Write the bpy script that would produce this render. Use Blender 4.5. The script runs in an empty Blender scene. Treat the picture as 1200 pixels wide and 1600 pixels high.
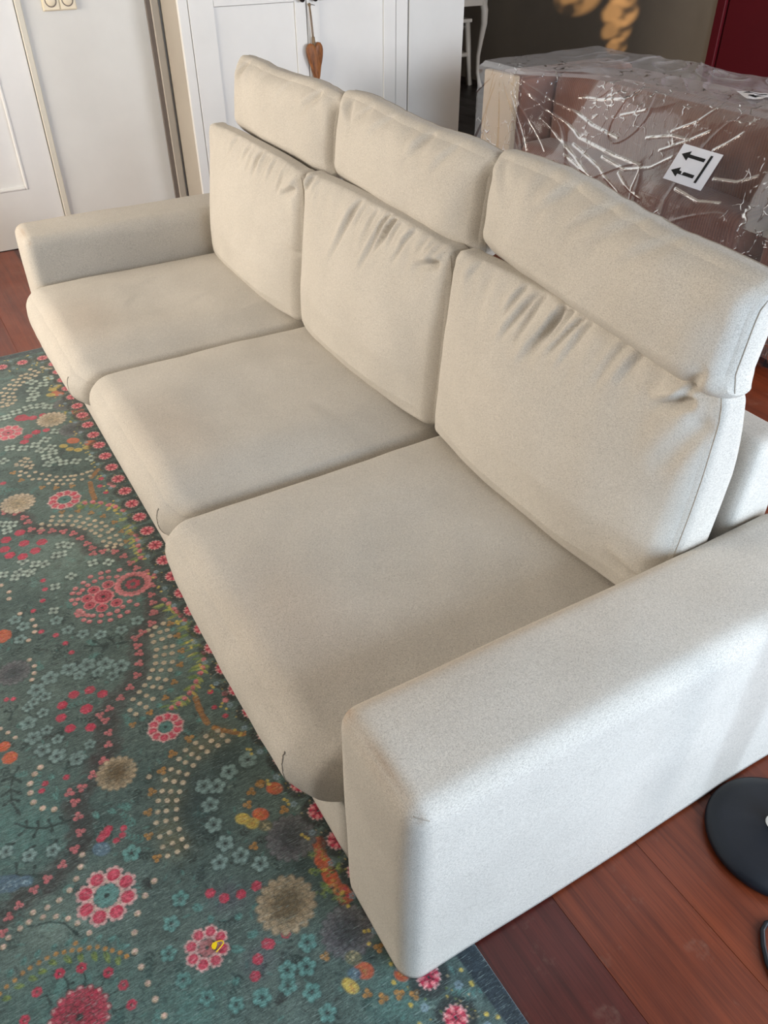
import bpy, bmesh, math, random
import numpy as np
from mathutils import Vector, Matrix, Euler

S = bpy.context.scene
COL = S.collection
R = math.radians
random.seed(7)

# ------------------------------------------------------------ camera, world, light, exposure
cam_d = bpy.data.cameras.new('camera')
cam_d.sensor_fit = 'HORIZONTAL'
cam_d.sensor_width = 36.0
cam_d.lens = 36.0 * 1256.59 / 1200.0
cam_d.clip_start = 0.02
cam = bpy.data.objects.new('camera', cam_d)
cam.location = (0.4949, -0.3388, 1.4886)
cam.rotation_euler = (0.9112035, 0.0038158, 1.0404257)
COL.objects.link(cam)
S.camera = cam

world = bpy.data.worlds.new('world')
S.world = world
world.use_nodes = True
bgn = world.node_tree.nodes['Background']
bgn.inputs[0].default_value = (0.75, 0.86, 1.0, 1)
bgn.inputs[1].default_value = 1.0

S.view_settings.view_transform = 'Standard'
S.view_settings.look = 'None'
S.view_settings.gamma = 1.0
S.view_settings.use_curve_mapping = False
S.view_settings.exposure = -0.09


def area_light(name, loc, rot, sx, sy, watts, col):
    d = bpy.data.lights.new(name, 'AREA')
    d.shape = 'RECTANGLE'
    d.size = sx
    d.size_y = sy
    d.energy = watts
    d.color = col
    o = bpy.data.objects.new(name, d)
    o.location = loc
    o.rotation_euler = rot
    COL.objects.link(o)
    return o


# daylight through the window openings of the room (openings are built further down)
WIN_RIGHT = (0.15, 1.75, 0.30, 2.0)      # y0, y1, z0, z1 in the right wall (x = 1.8)
WIN_DINING = (3.2, 4.5, 0.9, 2.2)       # second opening of the right wall, further back
WIN_FRONT = (-3.7, -1.7, 0.75, 2.25)     # x0, x1, z0, z1 in the front wall (y = -2.6)
area_light('daylight_right', (1.85, 0.95, 1.15), (0, R(90), 0), 1.65, 1.55, 104, (0.64, 0.81, 1.0))
area_light('daylight_dining', (1.85, 3.85, 1.55), (0, R(90), 0), 1.3, 1.3, 170, (0.95, 0.95, 1.0))
area_light('daylight_front', (-2.7, -2.65, 1.5), (R(90), 0, 0), 2.0, 1.5, 165, (1.0, 0.90, 0.77))

# ------------------------------------------------------------ helpers
def obj(name, me, mat=None, parent=None):
    o = bpy.data.objects.new(name, me)
    COL.objects.link(o)
    if mat is not None and len(me.materials) == 0:
        me.materials.append(mat)
    if parent is not None:
        o.parent = parent
    return o


def tag(o, label, cat, group=None):
    o['label'] = label
    o['category'] = cat
    if group:
        o['group'] = group
    return o


def empty(name, loc, rz=0.0):
    o = bpy.data.objects.new(name, None)
    o.location = loc
    o.rotation_euler = (0, 0, rz)
    o.empty_display_size = 0.1
    COL.objects.link(o)
    return o


def np_mesh(name, V, F, smooth=True):
    V = np.asarray(V, dtype=np.float32)
    F = np.asarray(F, dtype=np.int32)
    me = bpy.data.meshes.new(name)
    k = F.shape[1]
    me.vertices.add(len(V))
    me.vertices.foreach_set('co', V.ravel())
    me.loops.add(F.size)
    me.loops.foreach_set('vertex_index', F.ravel())
    me.polygons.add(len(F))
    me.polygons.foreach_set('loop_start', np.arange(0, F.size, k, dtype=np.int32))
    me.polygons.foreach_set('use_smooth', np.full(len(F), smooth))
    me.update(calc_edges=True)
    me.validate()
    return me


def bm_mesh(name, bm, smooth=False):
    me = bpy.data.meshes.new(name)
    bm.normal_update()
    bm.to_mesh(me)
    bm.free()
    if smooth:
        me.polygons.foreach_set('use_smooth', np.full(len(me.polygons), True))
    return me


def add_box(bm, x0, x1, y0, y1, z0, z1, bev=0.0, seg=1):
    vs = [bm.verts.new(p) for p in ((x0, y0, z0), (x1, y0, z0), (x1, y1, z0), (x0, y1, z0),
                                    (x0, y0, z1), (x1, y0, z1), (x1, y1, z1), (x0, y1, z1))]
    fs = [bm.faces.new([vs[i] for i in q]) for q in ((3, 2, 1, 0), (4, 5, 6, 7), (0, 1, 5, 4), (1, 2, 6, 5), (2, 3, 7, 6), (3, 0, 4, 7))]
    if bev > 0:
        es = list({e for f in fs for e in f.edges})
        bmesh.ops.bevel(bm, geom=es, offset=bev, segments=seg, profile=0.5, affect='EDGES')


def box_obj(name, b, mat, parent=None, bev=0.0, seg=1):
    bm = bmesh.new()
    add_box(bm, *b, bev=bev, seg=seg)
    return obj(name, bm_mesh(name, bm), mat, parent)


def tube(name, pts, rad, mat, parent=None, n=8, closed=False):
    pts = [Vector(p) for p in pts]
    rads = rad if isinstance(rad, (list, tuple)) else [rad] * len(pts)
    V, F = [], []
    up = Vector((0.13, 0.31, 0.94)).normalized()
    m = len(pts)
    for i, p in enumerate(pts):
        a = pts[i - 1] if (i > 0 or closed) else pts[i]
        b = pts[(i + 1) % m] if (i < m - 1 or closed) else pts[i]
        t = (b - a).normalized()
        x = t.cross(up)
        if x.length < 1e-4:
            x = t.cross(Vector((1, 0, 0)))
        x.normalize()
        y = t.cross(x)
        for k in range(n):
            an = 2 * math.pi * k / n
            V.append(p + (x * math.cos(an) + y * math.sin(an)) * rads[i])
    for i in range(m if closed else m - 1):
        j = (i + 1) % m
        for k in range(n):
            F.append((i * n + k, i * n + (k + 1) % n, j * n + (k + 1) % n, j * n + k))
    bm = bmesh.new()
    vs = [bm.verts.new(v) for v in V]
    for f in F:
        bm.faces.new([vs[i] for i in f])
    if not closed:
        bm.faces.new([vs[k] for k in range(n)][::-1])
        bm.faces.new([vs[(m - 1) * n + k] for k in range(n)])
    bmesh.ops.recalc_face_normals(bm, faces=bm.faces)
    return obj(name, bm_mesh(name, bm, True), mat, parent)


def lathe(name, prof, mat, parent=None, n=48, loc=(0, 0, 0)):
    bm = bmesh.new()
    rings = []
    for r, z in prof:
        if r < 1e-5:
            rings.append([bm.verts.new((loc[0], loc[1], loc[2] + z))])
        else:
            rings.append([bm.verts.new((loc[0] + r * math.cos(2 * math.pi * k / n), loc[1] + r * math.sin(2 * math.pi * k / n), loc[2] + z)) for k in range(n)])
    for a, b in zip(rings, rings[1:]):
        for k in range(n):
            q = [a[k % len(a)], a[(k + 1) % len(a)], b[(k + 1) % len(b)], b[k % len(b)]]
            u = []
            for v in q:
                if v not in u:
                    u.append(v)
            if len(u) >= 3:
                bm.faces.new(u)
    bmesh.ops.recalc_face_normals(bm, faces=bm.faces)
    return obj(name, bm_mesh(name, bm, True), mat, parent)


# ------------------------------------------------------------ materials
def nt(name):
    m = bpy.data.materials.new(name)
    m.use_nodes = True
    t = m.node_tree
    return m, t, t.nodes['Principled BSDF']


def N(t, kind, **kw):
    n = t.nodes.new(kind)
    for k, v in kw.items():
        setattr(n, k, v)
    return n


def noise(t, vec, scale, detail=2.0, rough=0.5, stretch=None):
    if stretch is not None:
        mp = N(t, 'ShaderNodeMapping')
        mp.inputs['Scale'].default_value = stretch
        t.links.new(vec, mp.inputs['Vector'])
        vec = mp.outputs[0]
    n = N(t, 'ShaderNodeTexNoise')
    n.inputs['Scale'].default_value = scale
    n.inputs['Detail'].default_value = detail
    n.inputs['Roughness'].default_value = rough
    t.links.new(vec, n.inputs['Vector'])
    return n.outputs['Fac']


def ramp(t, fac, stops):
    r = N(t, 'ShaderNodeValToRGB')
    e = r.color_ramp.elements
    while len(e) < len(stops):
        e.new(0.5)
    for i, (p, c) in enumerate(stops):
        e[i].position = p
        e[i].color = (*c, 1) if len(c) == 3 else c
    t.links.new(fac, r.inputs[0])
    return r.outputs[0]


def mix(t, fac, a, b, mode='MIX'):
    m = N(t, 'ShaderNodeMix', data_type='RGBA', blend_type=mode)
    if isinstance(fac, (int, float)):
        m.inputs[0].default_value = fac
    else:
        t.links.new(fac, m.inputs[0])
    for s, v in ((6, a), (7, b)):
        if isinstance(v, tuple):
            m.inputs[s].default_value = (*v, 1) if len(v) == 3 else v
        else:
            t.links.new(v, m.inputs[s])
    return m.outputs[2]


def bump(t, h, strength, dist, bsdf):
    b = N(t, 'ShaderNodeBump')
    b.inputs['Strength'].default_value = strength
    b.inputs['Distance'].default_value = dist
    t.links.new(h, b.inputs['Height'])
    t.links.new(b.outputs[0], bsdf.inputs['Normal'])
    return b


def srgb(r, g, b):
    f = lambda c: (c / 255 / 12.92) if c / 255 <= 0.04045 else ((c / 255 + 0.055) / 1.055) ** 2.4
    return (f(r), f(g), f(b))


def fabric(name, light, dark, dirt_col=None):
    m, t, b = nt(name)
    co = N(t, 'ShaderNodeTexCoord').outputs['Object']
    n1 = noise(t, co, 600, 3.0, 0.7)
    n2 = noise(t, co, 1.0, 2.0, 0.6, (240, 900, 900))
    n3 = noise(t, co, 1.0, 2.0, 0.6, (900, 240, 480))
    base = ramp(t, n1, [(0.36, dark), (0.50, light), (0.75, tuple(min(1, c * 1.10) for c in light))])
    base = mix(t, 0.45, base, ramp(t, n2, [(0.36, dark), (0.56, light)]))
    base = mix(t, 0.35, base, ramp(t, n3, [(0.36, dark), (0.56, light)]))
    big = noise(t, co, 5.5, 3.0, 0.55)
    base = mix(t, 0.5, base, ramp(t, big, [(0.36, (0.86, 0.86, 0.86)), (0.62, (1.0, 1.0, 1.0))]), 'MULTIPLY')
    if dirt_col:
        a = N(t, 'ShaderNodeAttribute', attribute_name='dirt')
        base = mix(t, a.outputs['Fac'], base, dirt_col, 'MULTIPLY')
    t.links.new(base, b.inputs['Base Color'])
    b.inputs['Roughness'].default_value = 0.92
    b.inputs['Specular IOR Level'].default_value = 0.12
    b.inputs['Sheen Weight'].default_value = 0.05
    b.inputs['Sheen Roughness'].default_value = 0.5
    ad = N(t, 'ShaderNodeMath', operation='ADD')
    t.links.new(n1, ad.inputs[0])
    t.links.new(n2, ad.inputs[1])
    bump(t, ad.outputs[0], 0.35, 0.0016, b)
    return m


def paint(name, col, rough=0.5, var=0.04, scale=3.0, spec=0.4):
    m, t, b = nt(name)
    co = N(t, 'ShaderNodeTexCoord').outputs['Object']
    f = noise(t, co, scale, 4.0, 0.6)
    c = ramp(t, f, [(0.3, tuple(max(0, x * (1 - var * 2)) for x in col)), (0.7, col)])
    t.links.new(c, b.inputs['Base Color'])
    b.inputs['Roughness'].default_value = rough
    b.inputs['Specular IOR Level'].default_value = spec
    f2 = noise(t, co, 160, 3.0, 0.6)
    bump(t, f2, 0.06, 0.002, b)
    return m


def metal(name, col, rough):
    m, t, b = nt(name)
    co = N(t, 'ShaderNodeTexCoord').outputs['Object']
    f = noise(t, co, 60, 2.0)
    t.links.new(ramp(t, f, [(0.3, tuple(x * 0.85 for x in col)), (0.7, col)]), b.inputs['Base Color'])
    b.inputs['Metallic'].default_value = 1.0
    b.inputs['Roughness'].default_value = rough
    return m


def wood(name, stops, grain=(2.5, 40, 40), rough=0.4, attr=False, coat=0.0):
    m, t, b = nt(name)
    co = N(t, 'ShaderNodeTexCoord').outputs['Object']
    f = noise(t, co, 1.0, 6.0, 0.65, grain)
    g = noise(t, co, 1.0, 3.0, 0.7, tuple(x * 5 for x in grain))
    c = ramp(t, f, stops)
    if attr:
        oi = N(t, 'ShaderNodeObjectInfo')
        c = mix(t, 1.0, c, oi.outputs['Color'], 'MULTIPLY')
    c = mix(t, 0.55, c, ramp(t, g, [(0.30, (0.40, 0.36, 0.34)), (0.50, (1, 1, 1)), (0.72, (1.12, 1.08, 1.02))]), 'MULTIPLY')
    if attr:
        sc_ = noise(t, co, 9.0, 5.0, 0.7)
        c = mix(t, ramp(t, sc_, [(0.58, (0, 0, 0)), (0.76, (0.4, 0.4, 0.4))]), c, (0.24, 0.15, 0.11))
        bl = noise(t, co, 2.2, 3.0, 0.6, (1, 3, 1))
        c = mix(t, 0.8, c, ramp(t, bl, [(0.34, (0.72, 0.62, 0.62)), (0.62, (1.1, 1.1, 1.05))]), 'MULTIPLY')
    t.links.new(c, b.inputs['Base Color'])
    rr = ramp(t, noise(t, co, 4.0, 4.0, 0.6), [(0.3, (rough * 0.8,) * 3), (0.7, (min(1, rough * 1.3),) * 3)])
    t.links.new(rr, b.inputs['Roughness'])
    b.inputs['Coat Weight'].default_value = coat
    bump(t, g, 0.12, 0.001, b)
    return m


M = {}
M['sofa'] = fabric('oatmeal_fabric', srgb(209, 203, 193), srgb(150, 144, 136), srgb(200, 164, 128))
M['seam'] = paint('seam_thread', srgb(168, 160, 148), 0.9, 0.1, 80, 0.1)
M['wall'] = paint('white_wall', srgb(216, 216, 212), 0.7)
M['ceiling'] = paint('ceiling_paint', srgb(178, 172, 162), 0.8)
M['room_wall'] = paint('room_wall_paint', srgb(168, 162, 152), 0.8)
M['door'] = paint('white_door_paint', srgb(222, 222, 220), 0.4)
M['casing'] = paint('cream_casing_paint', srgb(210, 205, 190), 0.45)
M['grey_brown'] = paint('grey_brown_paint', srgb(116, 106, 98), 0.6)
M['cabinet'] = paint('white_cabinet_paint', srgb(226, 225, 220), 0.45, 0.05, 2.0)
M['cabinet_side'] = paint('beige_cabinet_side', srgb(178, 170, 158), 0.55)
M['crack'] = paint('panel_joint', srgb(96, 88, 80), 0.9)
M['brown_wall'] = paint('taupe_wall', srgb(150, 138, 122), 0.75, 0.06, 2.0)
M['red'] = paint('dark_red_paint', srgb(92, 8, 22), 0.5, 0.06)
M['black'] = paint('black_lacquer', srgb(20, 23, 30), 0.42, 0.1, 20)
M['black_knob'] = paint('black_knob', srgb(28, 24, 22), 0.35, 0.1, 20)
M['switch'] = paint('ivory_plastic', srgb(226, 214, 188), 0.35, 0.02)
M['chrome'] = metal('brushed_steel', (0.75, 0.72, 0.66), 0.25)
M['yellow'] = paint('yellow_plastic', srgb(236, 204, 20), 0.3, 0.03, 30)
M['white_paint'] = paint('white_furniture_paint', srgb(222, 214, 200), 0.45)
M['plum'] = paint('plum_cloth', srgb(92, 44, 58), 0.9)
M['paper'] = paint('white_paper_label', srgb(240, 240, 244), 0.5, 0.02)
M['ink'] = paint('black_print', srgb(14, 14, 16), 0.6)
M['floor'] = wood('red_brown_floorboards', [(0.30, (0.62, 0.55, 0.50)), (0.55, (1.0, 1.0, 1.0)), (0.75, (1.25, 1.2, 1.1))], (1.5, 62, 62), 0.33, True, 0.05)
M['subfloor'] = paint('subfloor', srgb(30, 16, 12), 0.9)
M['dark_floor'] = wood('dark_floorboards', [(0.3, srgb(20, 13, 11)), (0.7, srgb(36, 24, 20))], (2.2, 34, 34), 0.4)
M['heart'] = wood('worn_heart_wood', [(0.32, srgb(84, 46, 20)), (0.55, srgb(150, 92, 46)), (0.75, srgb(186, 128, 72))], (40, 40, 9), 0.5)
M['string'] = paint('jute_string', srgb(140, 118, 92), 0.9, 0.2, 200)
M['beige_panel'] = fabric('beige_panel_fabric', srgb(188, 168, 140), srgb(164, 144, 118))


def corduroy():
    m, t, b = nt('brown_corduroy')
    co = N(t, 'ShaderNodeTexCoord').outputs['Object']
    w = N(t, 'ShaderNodeTexWave', wave_type='BANDS', bands_direction='X')
    w.inputs['Scale'].default_value = 26
    w.inputs['Distortion'].default_value = 0.6
    w.inputs['Detail'].default_value = 1
    t.links.new(co, w.inputs['Vector'])
    f = noise(t, co, 4, 3)
    c = ramp(t, f, [(0.3, srgb(108, 72, 58)), (0.7, srgb(132, 90, 73))])
    c = mix(t, 0.5, c, ramp(t, w.outputs['Fac'], [(0.0, (0.55, 0.5, 0.5)), (0.25, (1, 1, 1)), (0.9, (1.05, 1.05, 1.05)), (1.0, (1.3, 1.25, 1.2))]), 'MULTIPLY')
    t.links.new(c, b.inputs['Base Color'])
    b.inputs['Roughness'].default_value = 0.9
    b.inputs['Specular IOR Level'].default_value = 0.1
    b.inputs['Sheen Weight'].default_value = 0.3
    bump(t, w.outputs['Fac'], 0.4, 0.004, b)
    return m


M['cord'] = corduroy()


def plastic():
    m, t, b = nt('clear_plastic_film')
    t.nodes.remove(b)
    out = t.nodes['Material Output']
    co = N(t, 'ShaderNodeTexCoord').outputs['Object']
    f1 = N(t, 'ShaderNodeTexNoise', noise_type='RIDGED_MULTIFRACTAL')
    f1.inputs['Scale'].default_value = 6.0
    f1.inputs['Detail'].default_value = 4.0
    t.links.new(co, f1.inputs['Vector'])
    f2 = noise(t, co, 34, 3)
    ad = N(t, 'ShaderNodeMath', operation='MULTIPLY_ADD')
    t.links.new(f2, ad.inputs[0])
    ad.inputs[1].default_value = 0.10
    wv = N(t, 'ShaderNodeTexNoise')
    wv.inputs['Scale'].default_value = 9.0
    t.links.new(co, wv.inputs['Vector'])
    wc = mix(t, 0.12, co, wv.outputs['Color'])
    vo = N(t, 'ShaderNodeTexVoronoi', feature='DISTANCE_TO_EDGE')
    vo.inputs['Scale'].default_value = 17.0
    t.links.new(wc, vo.inputs['Vector'])
    zone = ramp(t, noise(t, co, 2.6, 2.0), [(0.46, (0.0, 0.0, 0.0)), (0.60, (1, 1, 1))])
    line = mix(t, 1.0, ramp(t, vo.outputs['Distance'], [(0.0, (1, 1, 1)), (0.055, (0, 0, 0))]), zone, 'MULTIPLY')
    line = mix(t, 1.0, line, ramp(t, noise(t, co, 21, 2.0), [(0.48, (0, 0, 0)), (0.60, (1, 1, 1))]), 'MULTIPLY')
    sharp = mix(t, 1.0, ramp(t, f1.outputs['Fac'], [(0.62, (0, 0, 0)), (0.95, (1, 1, 1))]), line, 'ADD')
    t.links.new(sharp, ad.inputs[2])
    bp = N(t, 'ShaderNodeBump')
    bp.inputs['Strength'].default_value = 0.30
    bp.inputs['Distance'].default_value = 0.02
    t.links.new(ad.outputs[0], bp.inputs['Height'])
    gl = N(t, 'ShaderNodeBsdfGlossy')
    gl.inputs['Roughness'].default_value = 0.07
    gl.inputs['Color'].default_value = (1, 1, 1, 1)
    t.links.new(bp.outputs[0], gl.inputs['Normal'])
    tr = N(t, 'ShaderNodeBsdfTransparent')
    tr.inputs['Color'].default_value = (0.95, 0.95, 0.96, 1)
    df = N(t, 'ShaderNodeBsdfDiffuse')
    df.inputs['Color'].default_value = (0.75, 0.75, 0.78, 1)
    lw = N(t, 'ShaderNodeFresnel')
    lw.inputs['IOR'].default_value = 1.5
    t.links.new(bp.outputs[0], lw.inputs['Normal'])
    m1 = N(t, 'ShaderNodeMixShader')
    hz0 = ramp(t, noise(t, co, 5, 3), [(0.40, (0.02, 0.02, 0.02)), (0.75, (0.10, 0.10, 0.10))])
    ge = N(t, 'ShaderNodeNewGeometry')
    sp = N(t, 'ShaderNodeSeparateXYZ')
    t.links.new(ge.outputs['Normal'], sp.inputs[0])
    ab = N(t, 'ShaderNodeMath', operation='ABSOLUTE')
    t.links.new(sp.outputs[2], ab.inputs[0])
    # pale haze painted onto the upward-facing parts of the film
    hz = mix(t, ramp(t, ab.outputs[0], [(0.6, (0, 0, 0)), (0.95, (0.8, 0.8, 0.8))]), hz0, (0.42, 0.42, 0.42))
    t.links.new(hz, m1.inputs[0])
    t.links.new(tr.outputs[0], m1.inputs[1])
    t.links.new(df.outputs[0], m1.inputs[2])
    m2 = N(t, 'ShaderNodeMixShader')
    fm = N(t, 'ShaderNodeMath', operation='MULTIPLY')
    t.links.new(lw.outputs[0], fm.inputs[0])
    # glints put in by raising the reflectance along creases and crinkle lines
    at = N(t, 'ShaderNodeAttribute', attribute_name='crease').outputs['Fac']
    glint = mix(t, 1.0, ramp(t, f1.outputs['Fac'], [(0.55, (0.22, 0.22, 0.22)), (0.80, (2.0, 2.0, 2.0))]), mix(t, 1.0, line, (3.0, 3.0, 3.0), 'MULTIPLY'), 'ADD')
    glint = mix(t, 1.0, glint, mix(t, 1.0, at, (7.0, 7.0, 7.0), 'MULTIPLY'), 'ADD')
    t.links.new(glint, fm.inputs[1])
    fm.use_clamp = True
    t.links.new(fm.outputs[0], m2.inputs[0])
    t.links.new(m1.outputs[0], m2.inputs[1])
    t.links.new(gl.outputs[0], m2.inputs[2])
    t.links.new(m2.outputs[0], out.inputs['Surface'])
    return m


M['film'] = plastic()


def rug_mat():
    m, t, b = nt('printed_rug_pile')
    a = N(t, 'ShaderNodeAttribute', attribute_name='print')
    co = N(t, 'ShaderNodeTexCoord').outputs['Object']
    n1 = noise(t, co, 1.0, 3.0, 0.7, (520, 90, 300))
    n2 = noise(t, co, 420, 2.0, 0.6)
    c = mix(t, 0.75, a.outputs['Color'], ramp(t, n1, [(0.32, (0.42, 0.42, 0.42)), (0.52, (1.0, 1.0, 1.0)), (0.70, (1.5, 1.5, 1.5))]), 'MULTIPLY')
    c = mix(t, 0.6, c, ramp(t, n2, [(0.30, (0.40, 0.40, 0.40)), (0.55, (1.05, 1.05, 1.05))]), 'MULTIPLY')
    n3 = noise(t, co, 1.0, 2.0, 0.6, (700, 60, 300))
    c = mix(t, ramp(t, n3, [(0.60, (0, 0, 0)), (0.74, (0.5, 0.5, 0.5))]), c, (0.32, 0.42, 0.41))
    t.links.new(c, b.inputs['Base Color'])
    b.inputs['Roughness'].default_value = 0.66
    b.inputs['Specular IOR Level'].default_value = 0.25
    b.inputs['Sheen Weight'].default_value = 0.35
    b.inputs['Sheen Roughness'].default_value = 0.4
    b.inputs['Sheen Tint'].default_value = (0.85, 0.95, 0.92, 1)
    bump(t, n1, 0.5, 0.002, b)
    return m


M['rug'] = rug_mat()

# ------------------------------------------------------------ the room
XF, YB, XR, YF, ZC = -4.08, 4.90, 1.80, -2.60, 2.60


def structure(name, boxes, mat, bev=0.0):
    bm = bmesh.new()
    for b in boxes:
        add_box(bm, *b, bev=bev)
    o = obj(name, bm_mesh(name, bm), mat)
    o['kind'] = 'structure'
    return o


floor = structure('floor', [(-8.1, XR + 0.1, YF - 0.1, YB + 0.1, -0.12, -0.022)], M['subfloor'])
bw = 0.2115
y = 0.304 - bw * 14
row = 0
board_cols = [srgb(112, 50, 27), srgb(118, 55, 30), srgb(104, 45, 25), srgb(114, 51, 27), srgb(108, 47, 25)]
bm = bmesh.new()
add_box(bm, -1.0, 1.0, -bw / 2 + 0.0003, bw / 2 - 0.0003, -0.022, 0.0, bev=0.0006)
plank_me = bm_mesh('plank', bm)
plank_me.materials.append(M['floor'])
plank_dark = plank_me.copy()
plank_dark.materials.clear()
plank_dark.materials.append(M['dark_floor'])
while y < YB - 0.02:
    x = XF - 0.0
    k = 0
    first = True
    while x < XR:
        L = 2.3 if not first else random.choice([1.2, 1.7, 2.2])
        if abs(y - (0.304 - bw)) < 0.02 and x < 0.3 < x + L + 0.6:
            L = 2.3
        first = False
        x1 = min(x + L, XR)
        yc = y + bw / 2
        p = obj('plank', plank_me, None, floor)
        p.location = ((x + x1) / 2, yc, 0)
        p.scale = ((x1 - x) / 2 - 0.0004, 1, 1)
        c = random.choice(board_cols)
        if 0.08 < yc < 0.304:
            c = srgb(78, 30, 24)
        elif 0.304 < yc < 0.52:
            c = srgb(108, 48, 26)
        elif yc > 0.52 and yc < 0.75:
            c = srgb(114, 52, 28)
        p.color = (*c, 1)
        x = x1
    # boards beyond the partition are coloured nearly black
    if y > 2.7:
        p = obj('plank', plank_dark, None, floor)
        p.location = ((XF - 8.1) / 2, y + bw / 2, 0)
        p.scale = ((8.1 + XF) / 2 - 0.0004, 1, 1)
        p['label'] = 'nearly black floorboard'
    y += bw

structure('ceiling', [(-8.1, XR + 0.1, YF - 0.1, YB + 0.1, ZC, ZC + 0.1)], M['ceiling'])
DY0, DY1, DZ = -0.52, 0.388, 2.05
structure('wall_far', [(XF - 0.10, XF, YF, DY0, 0, ZC), (XF - 0.10, XF, DY1, 2.69, 0, ZC), (XF, -3.797, 2.334, 2.69, 0, ZC), (XF - 0.10, XF, DY0, DY1, DZ, ZC)], M['wall'])
structure('wall_partition', [(-8.1, XF - 0.10, 2.59, 2.69, 0, ZC)], M['brown_wall'])
structure('wall_back', [(-8.1, XR + 0.1, YB, YB + 0.1, 0, ZC)], M['brown_wall'])
structure('wall_beyond', [(-8.1, -8.0, 2.69, YB, 0, ZC)], M['brown_wall'])
a0, a1, b0, b1 = WIN_RIGHT
e0, e1_, f0, f1_ = WIN_DINING
structure('wall_right', [(XR, XR + 0.1, YF, a0, 0, ZC), (XR, XR + 0.1, a1, e0, 0, ZC), (XR, XR + 0.1, e1_, YB, 0, ZC), (XR, XR + 0.1, a0, a1, 0, b0), (XR, XR + 0.1, a0, a1, b1, ZC),
                         (XR, XR + 0.1, e0, e1_, 0, f0), (XR, XR + 0.1, e0, e1_, f1_, ZC)], M['room_wall'])
c0, c1, d0, d1 = WIN_FRONT
structure('wall_front', [(XF - 0.1, c0, YF - 0.1, YF, 0, ZC), (c1, XR + 0.1, YF - 0.1, YF, 0, ZC), (c0, c1, YF - 0.1, YF, 0, d0), (c0, c1, YF - 0.1, YF, d1, ZC)], M['room_wall'])
w1 = structure('window_1', [(XR + 0.0, XR + 0.04, a0, a0 + 0.05, b0, b1), (XR + 0.0, XR + 0.04, a1 - 0.05, a1, b0, b1),
                            (XR + 0.0, XR + 0.04, a0 + 0.05, a1 - 0.05, b0, b0 + 0.05), (XR + 0.0, XR + 0.04, a0 + 0.05, a1 - 0.05, b1 - 0.05, b1)], M['door'])
w2 = structure('window_2', [(c0, c0 + 0.05, YF - 0.04, YF, d0, d1), (c1 - 0.05, c1, YF - 0.04, YF, d0, d1),
                            (c0 + 0.05, c1 - 0.05, YF - 0.04, YF, d0, d0 + 0.05), (c0 + 0.05, c1 - 0.05, YF - 0.04, YF, d1 - 0.05, d1),
                            ((c0 + c1) / 2 - 0.02, (c0 + c1) / 2 + 0.02, YF - 0.04, YF, d0 + 0.05, d1 - 0.05)], M['door'])

# the white door at the left with a recessed panel, and its casing
door = structure('door_1', [], M['door'])
bm = bmesh.new()
px0, px1 = DY0 + 0.13, 0.244
for b in ((XF - 0.045, XF - 0.002, DY0 + 0.004, px0, 0.004, DZ - 0.004), (XF - 0.045, XF - 0.002, px1, DY1 - 0.003, 0.004, DZ - 0.004),
          (XF - 0.045, XF - 0.002, px0, px1, 0.004, 0.285), (XF - 0.045, XF - 0.002, px0, px1, 0.92, 1.06), (XF - 0.045, XF - 0.002, px0, px1, 1.9, DZ - 0.004)):
    add_box(bm, *b)
door.data = bm_mesh('door_1', bm)
door.data.materials.append(M['door'])
for z0, z1 in ((0.285, 0.92), (1.06, 1.90)):
    box_obj('door_panel', (XF - 0.035, XF - 0.016, px0, px1, z0, z1), M['door'], door)
    bm = bmesh.new()
    for b in ((XF - 0.02, XF + 0.002, px0, px0 + 0.014, z0, z1), (XF - 0.02, XF + 0.002, px1 - 0.014, px1, z0, z1),
              (XF - 0.02, XF + 0.002, px0 + 0.014, px1 - 0.014, z0, z0 + 0.014), (XF - 0.02, XF + 0.002, px0 + 0.014, px1 - 0.014, z1 - 0.014, z1)):
        add_box(bm, *b, bev=0.004)
    obj('panel_moulding', bm_mesh('panel_moulding', bm), M['door'], door)
h = lathe('door_handle', [(0.0, 0.0), (0.024, 0.0), (0.024, 0.006), (0.009, 0.01), (0.009, 0.04), (0.02, 0.05), (0.022, 0.065), (0.0, 0.075)], M['chrome'], door, 20)
h.rotation_euler = (0, R(90), 0)
h.location = (XF - 0.002, DY0 + 0.07, 1.02)
structure('trim_1', [(XF - 0.01, XF + 0.014, DY1, DY1 + 0.028, 0, DZ + 0.028), (XF - 0.01, XF + 0.014, DY0 - 0.028, DY0, 0, DZ + 0.028),
                     (XF - 0.01, XF + 0.014, DY0, DY1, DZ, DZ + 0.028)], M['casing'], 0.003)
structure('gap_strip', [(XF - 0.002, XF + 0.012, 0.989, 1.012, 0, ZC)], M['grey_brown'], 0.002)  # dark-coloured strip that draws the narrow gap left of the cabinet
structure('trim_3', [(XF - 0.002, XF + 0.020, 1.012, 1.052, 0, ZC)], M['cabinet_side'], 0.004)

# the dark red door in the back wall
rd = structure('door_2', [(-3.90, -3.83, YB - 0.05, YB + 0.0, 0, 2.1), (-2.75, -2.68, YB - 0.05, YB, 0, 2.1), (-3.83, -2.75, YB - 0.05, YB, 2.03, 2.1)], M['red'], 0.004)
box_obj('door_leaf', (-3.815, -2.765, YB - 0.030, YB - 0.002, 0.005, 2.02), M['red'], rd, 0.003)
h = lathe('door_handle', [(0.0, 0.0), (0.024, 0.0), (0.024, 0.006), (0.009, 0.01), (0.009, 0.04), (0.02, 0.05), (0.022, 0.065), (0.0, 0.075)], M['chrome'], rd, 20)
h.rotation_euler = (R(90), 0, 0)
h.location = (-2.85, YB - 0.030, 1.02)

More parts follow.
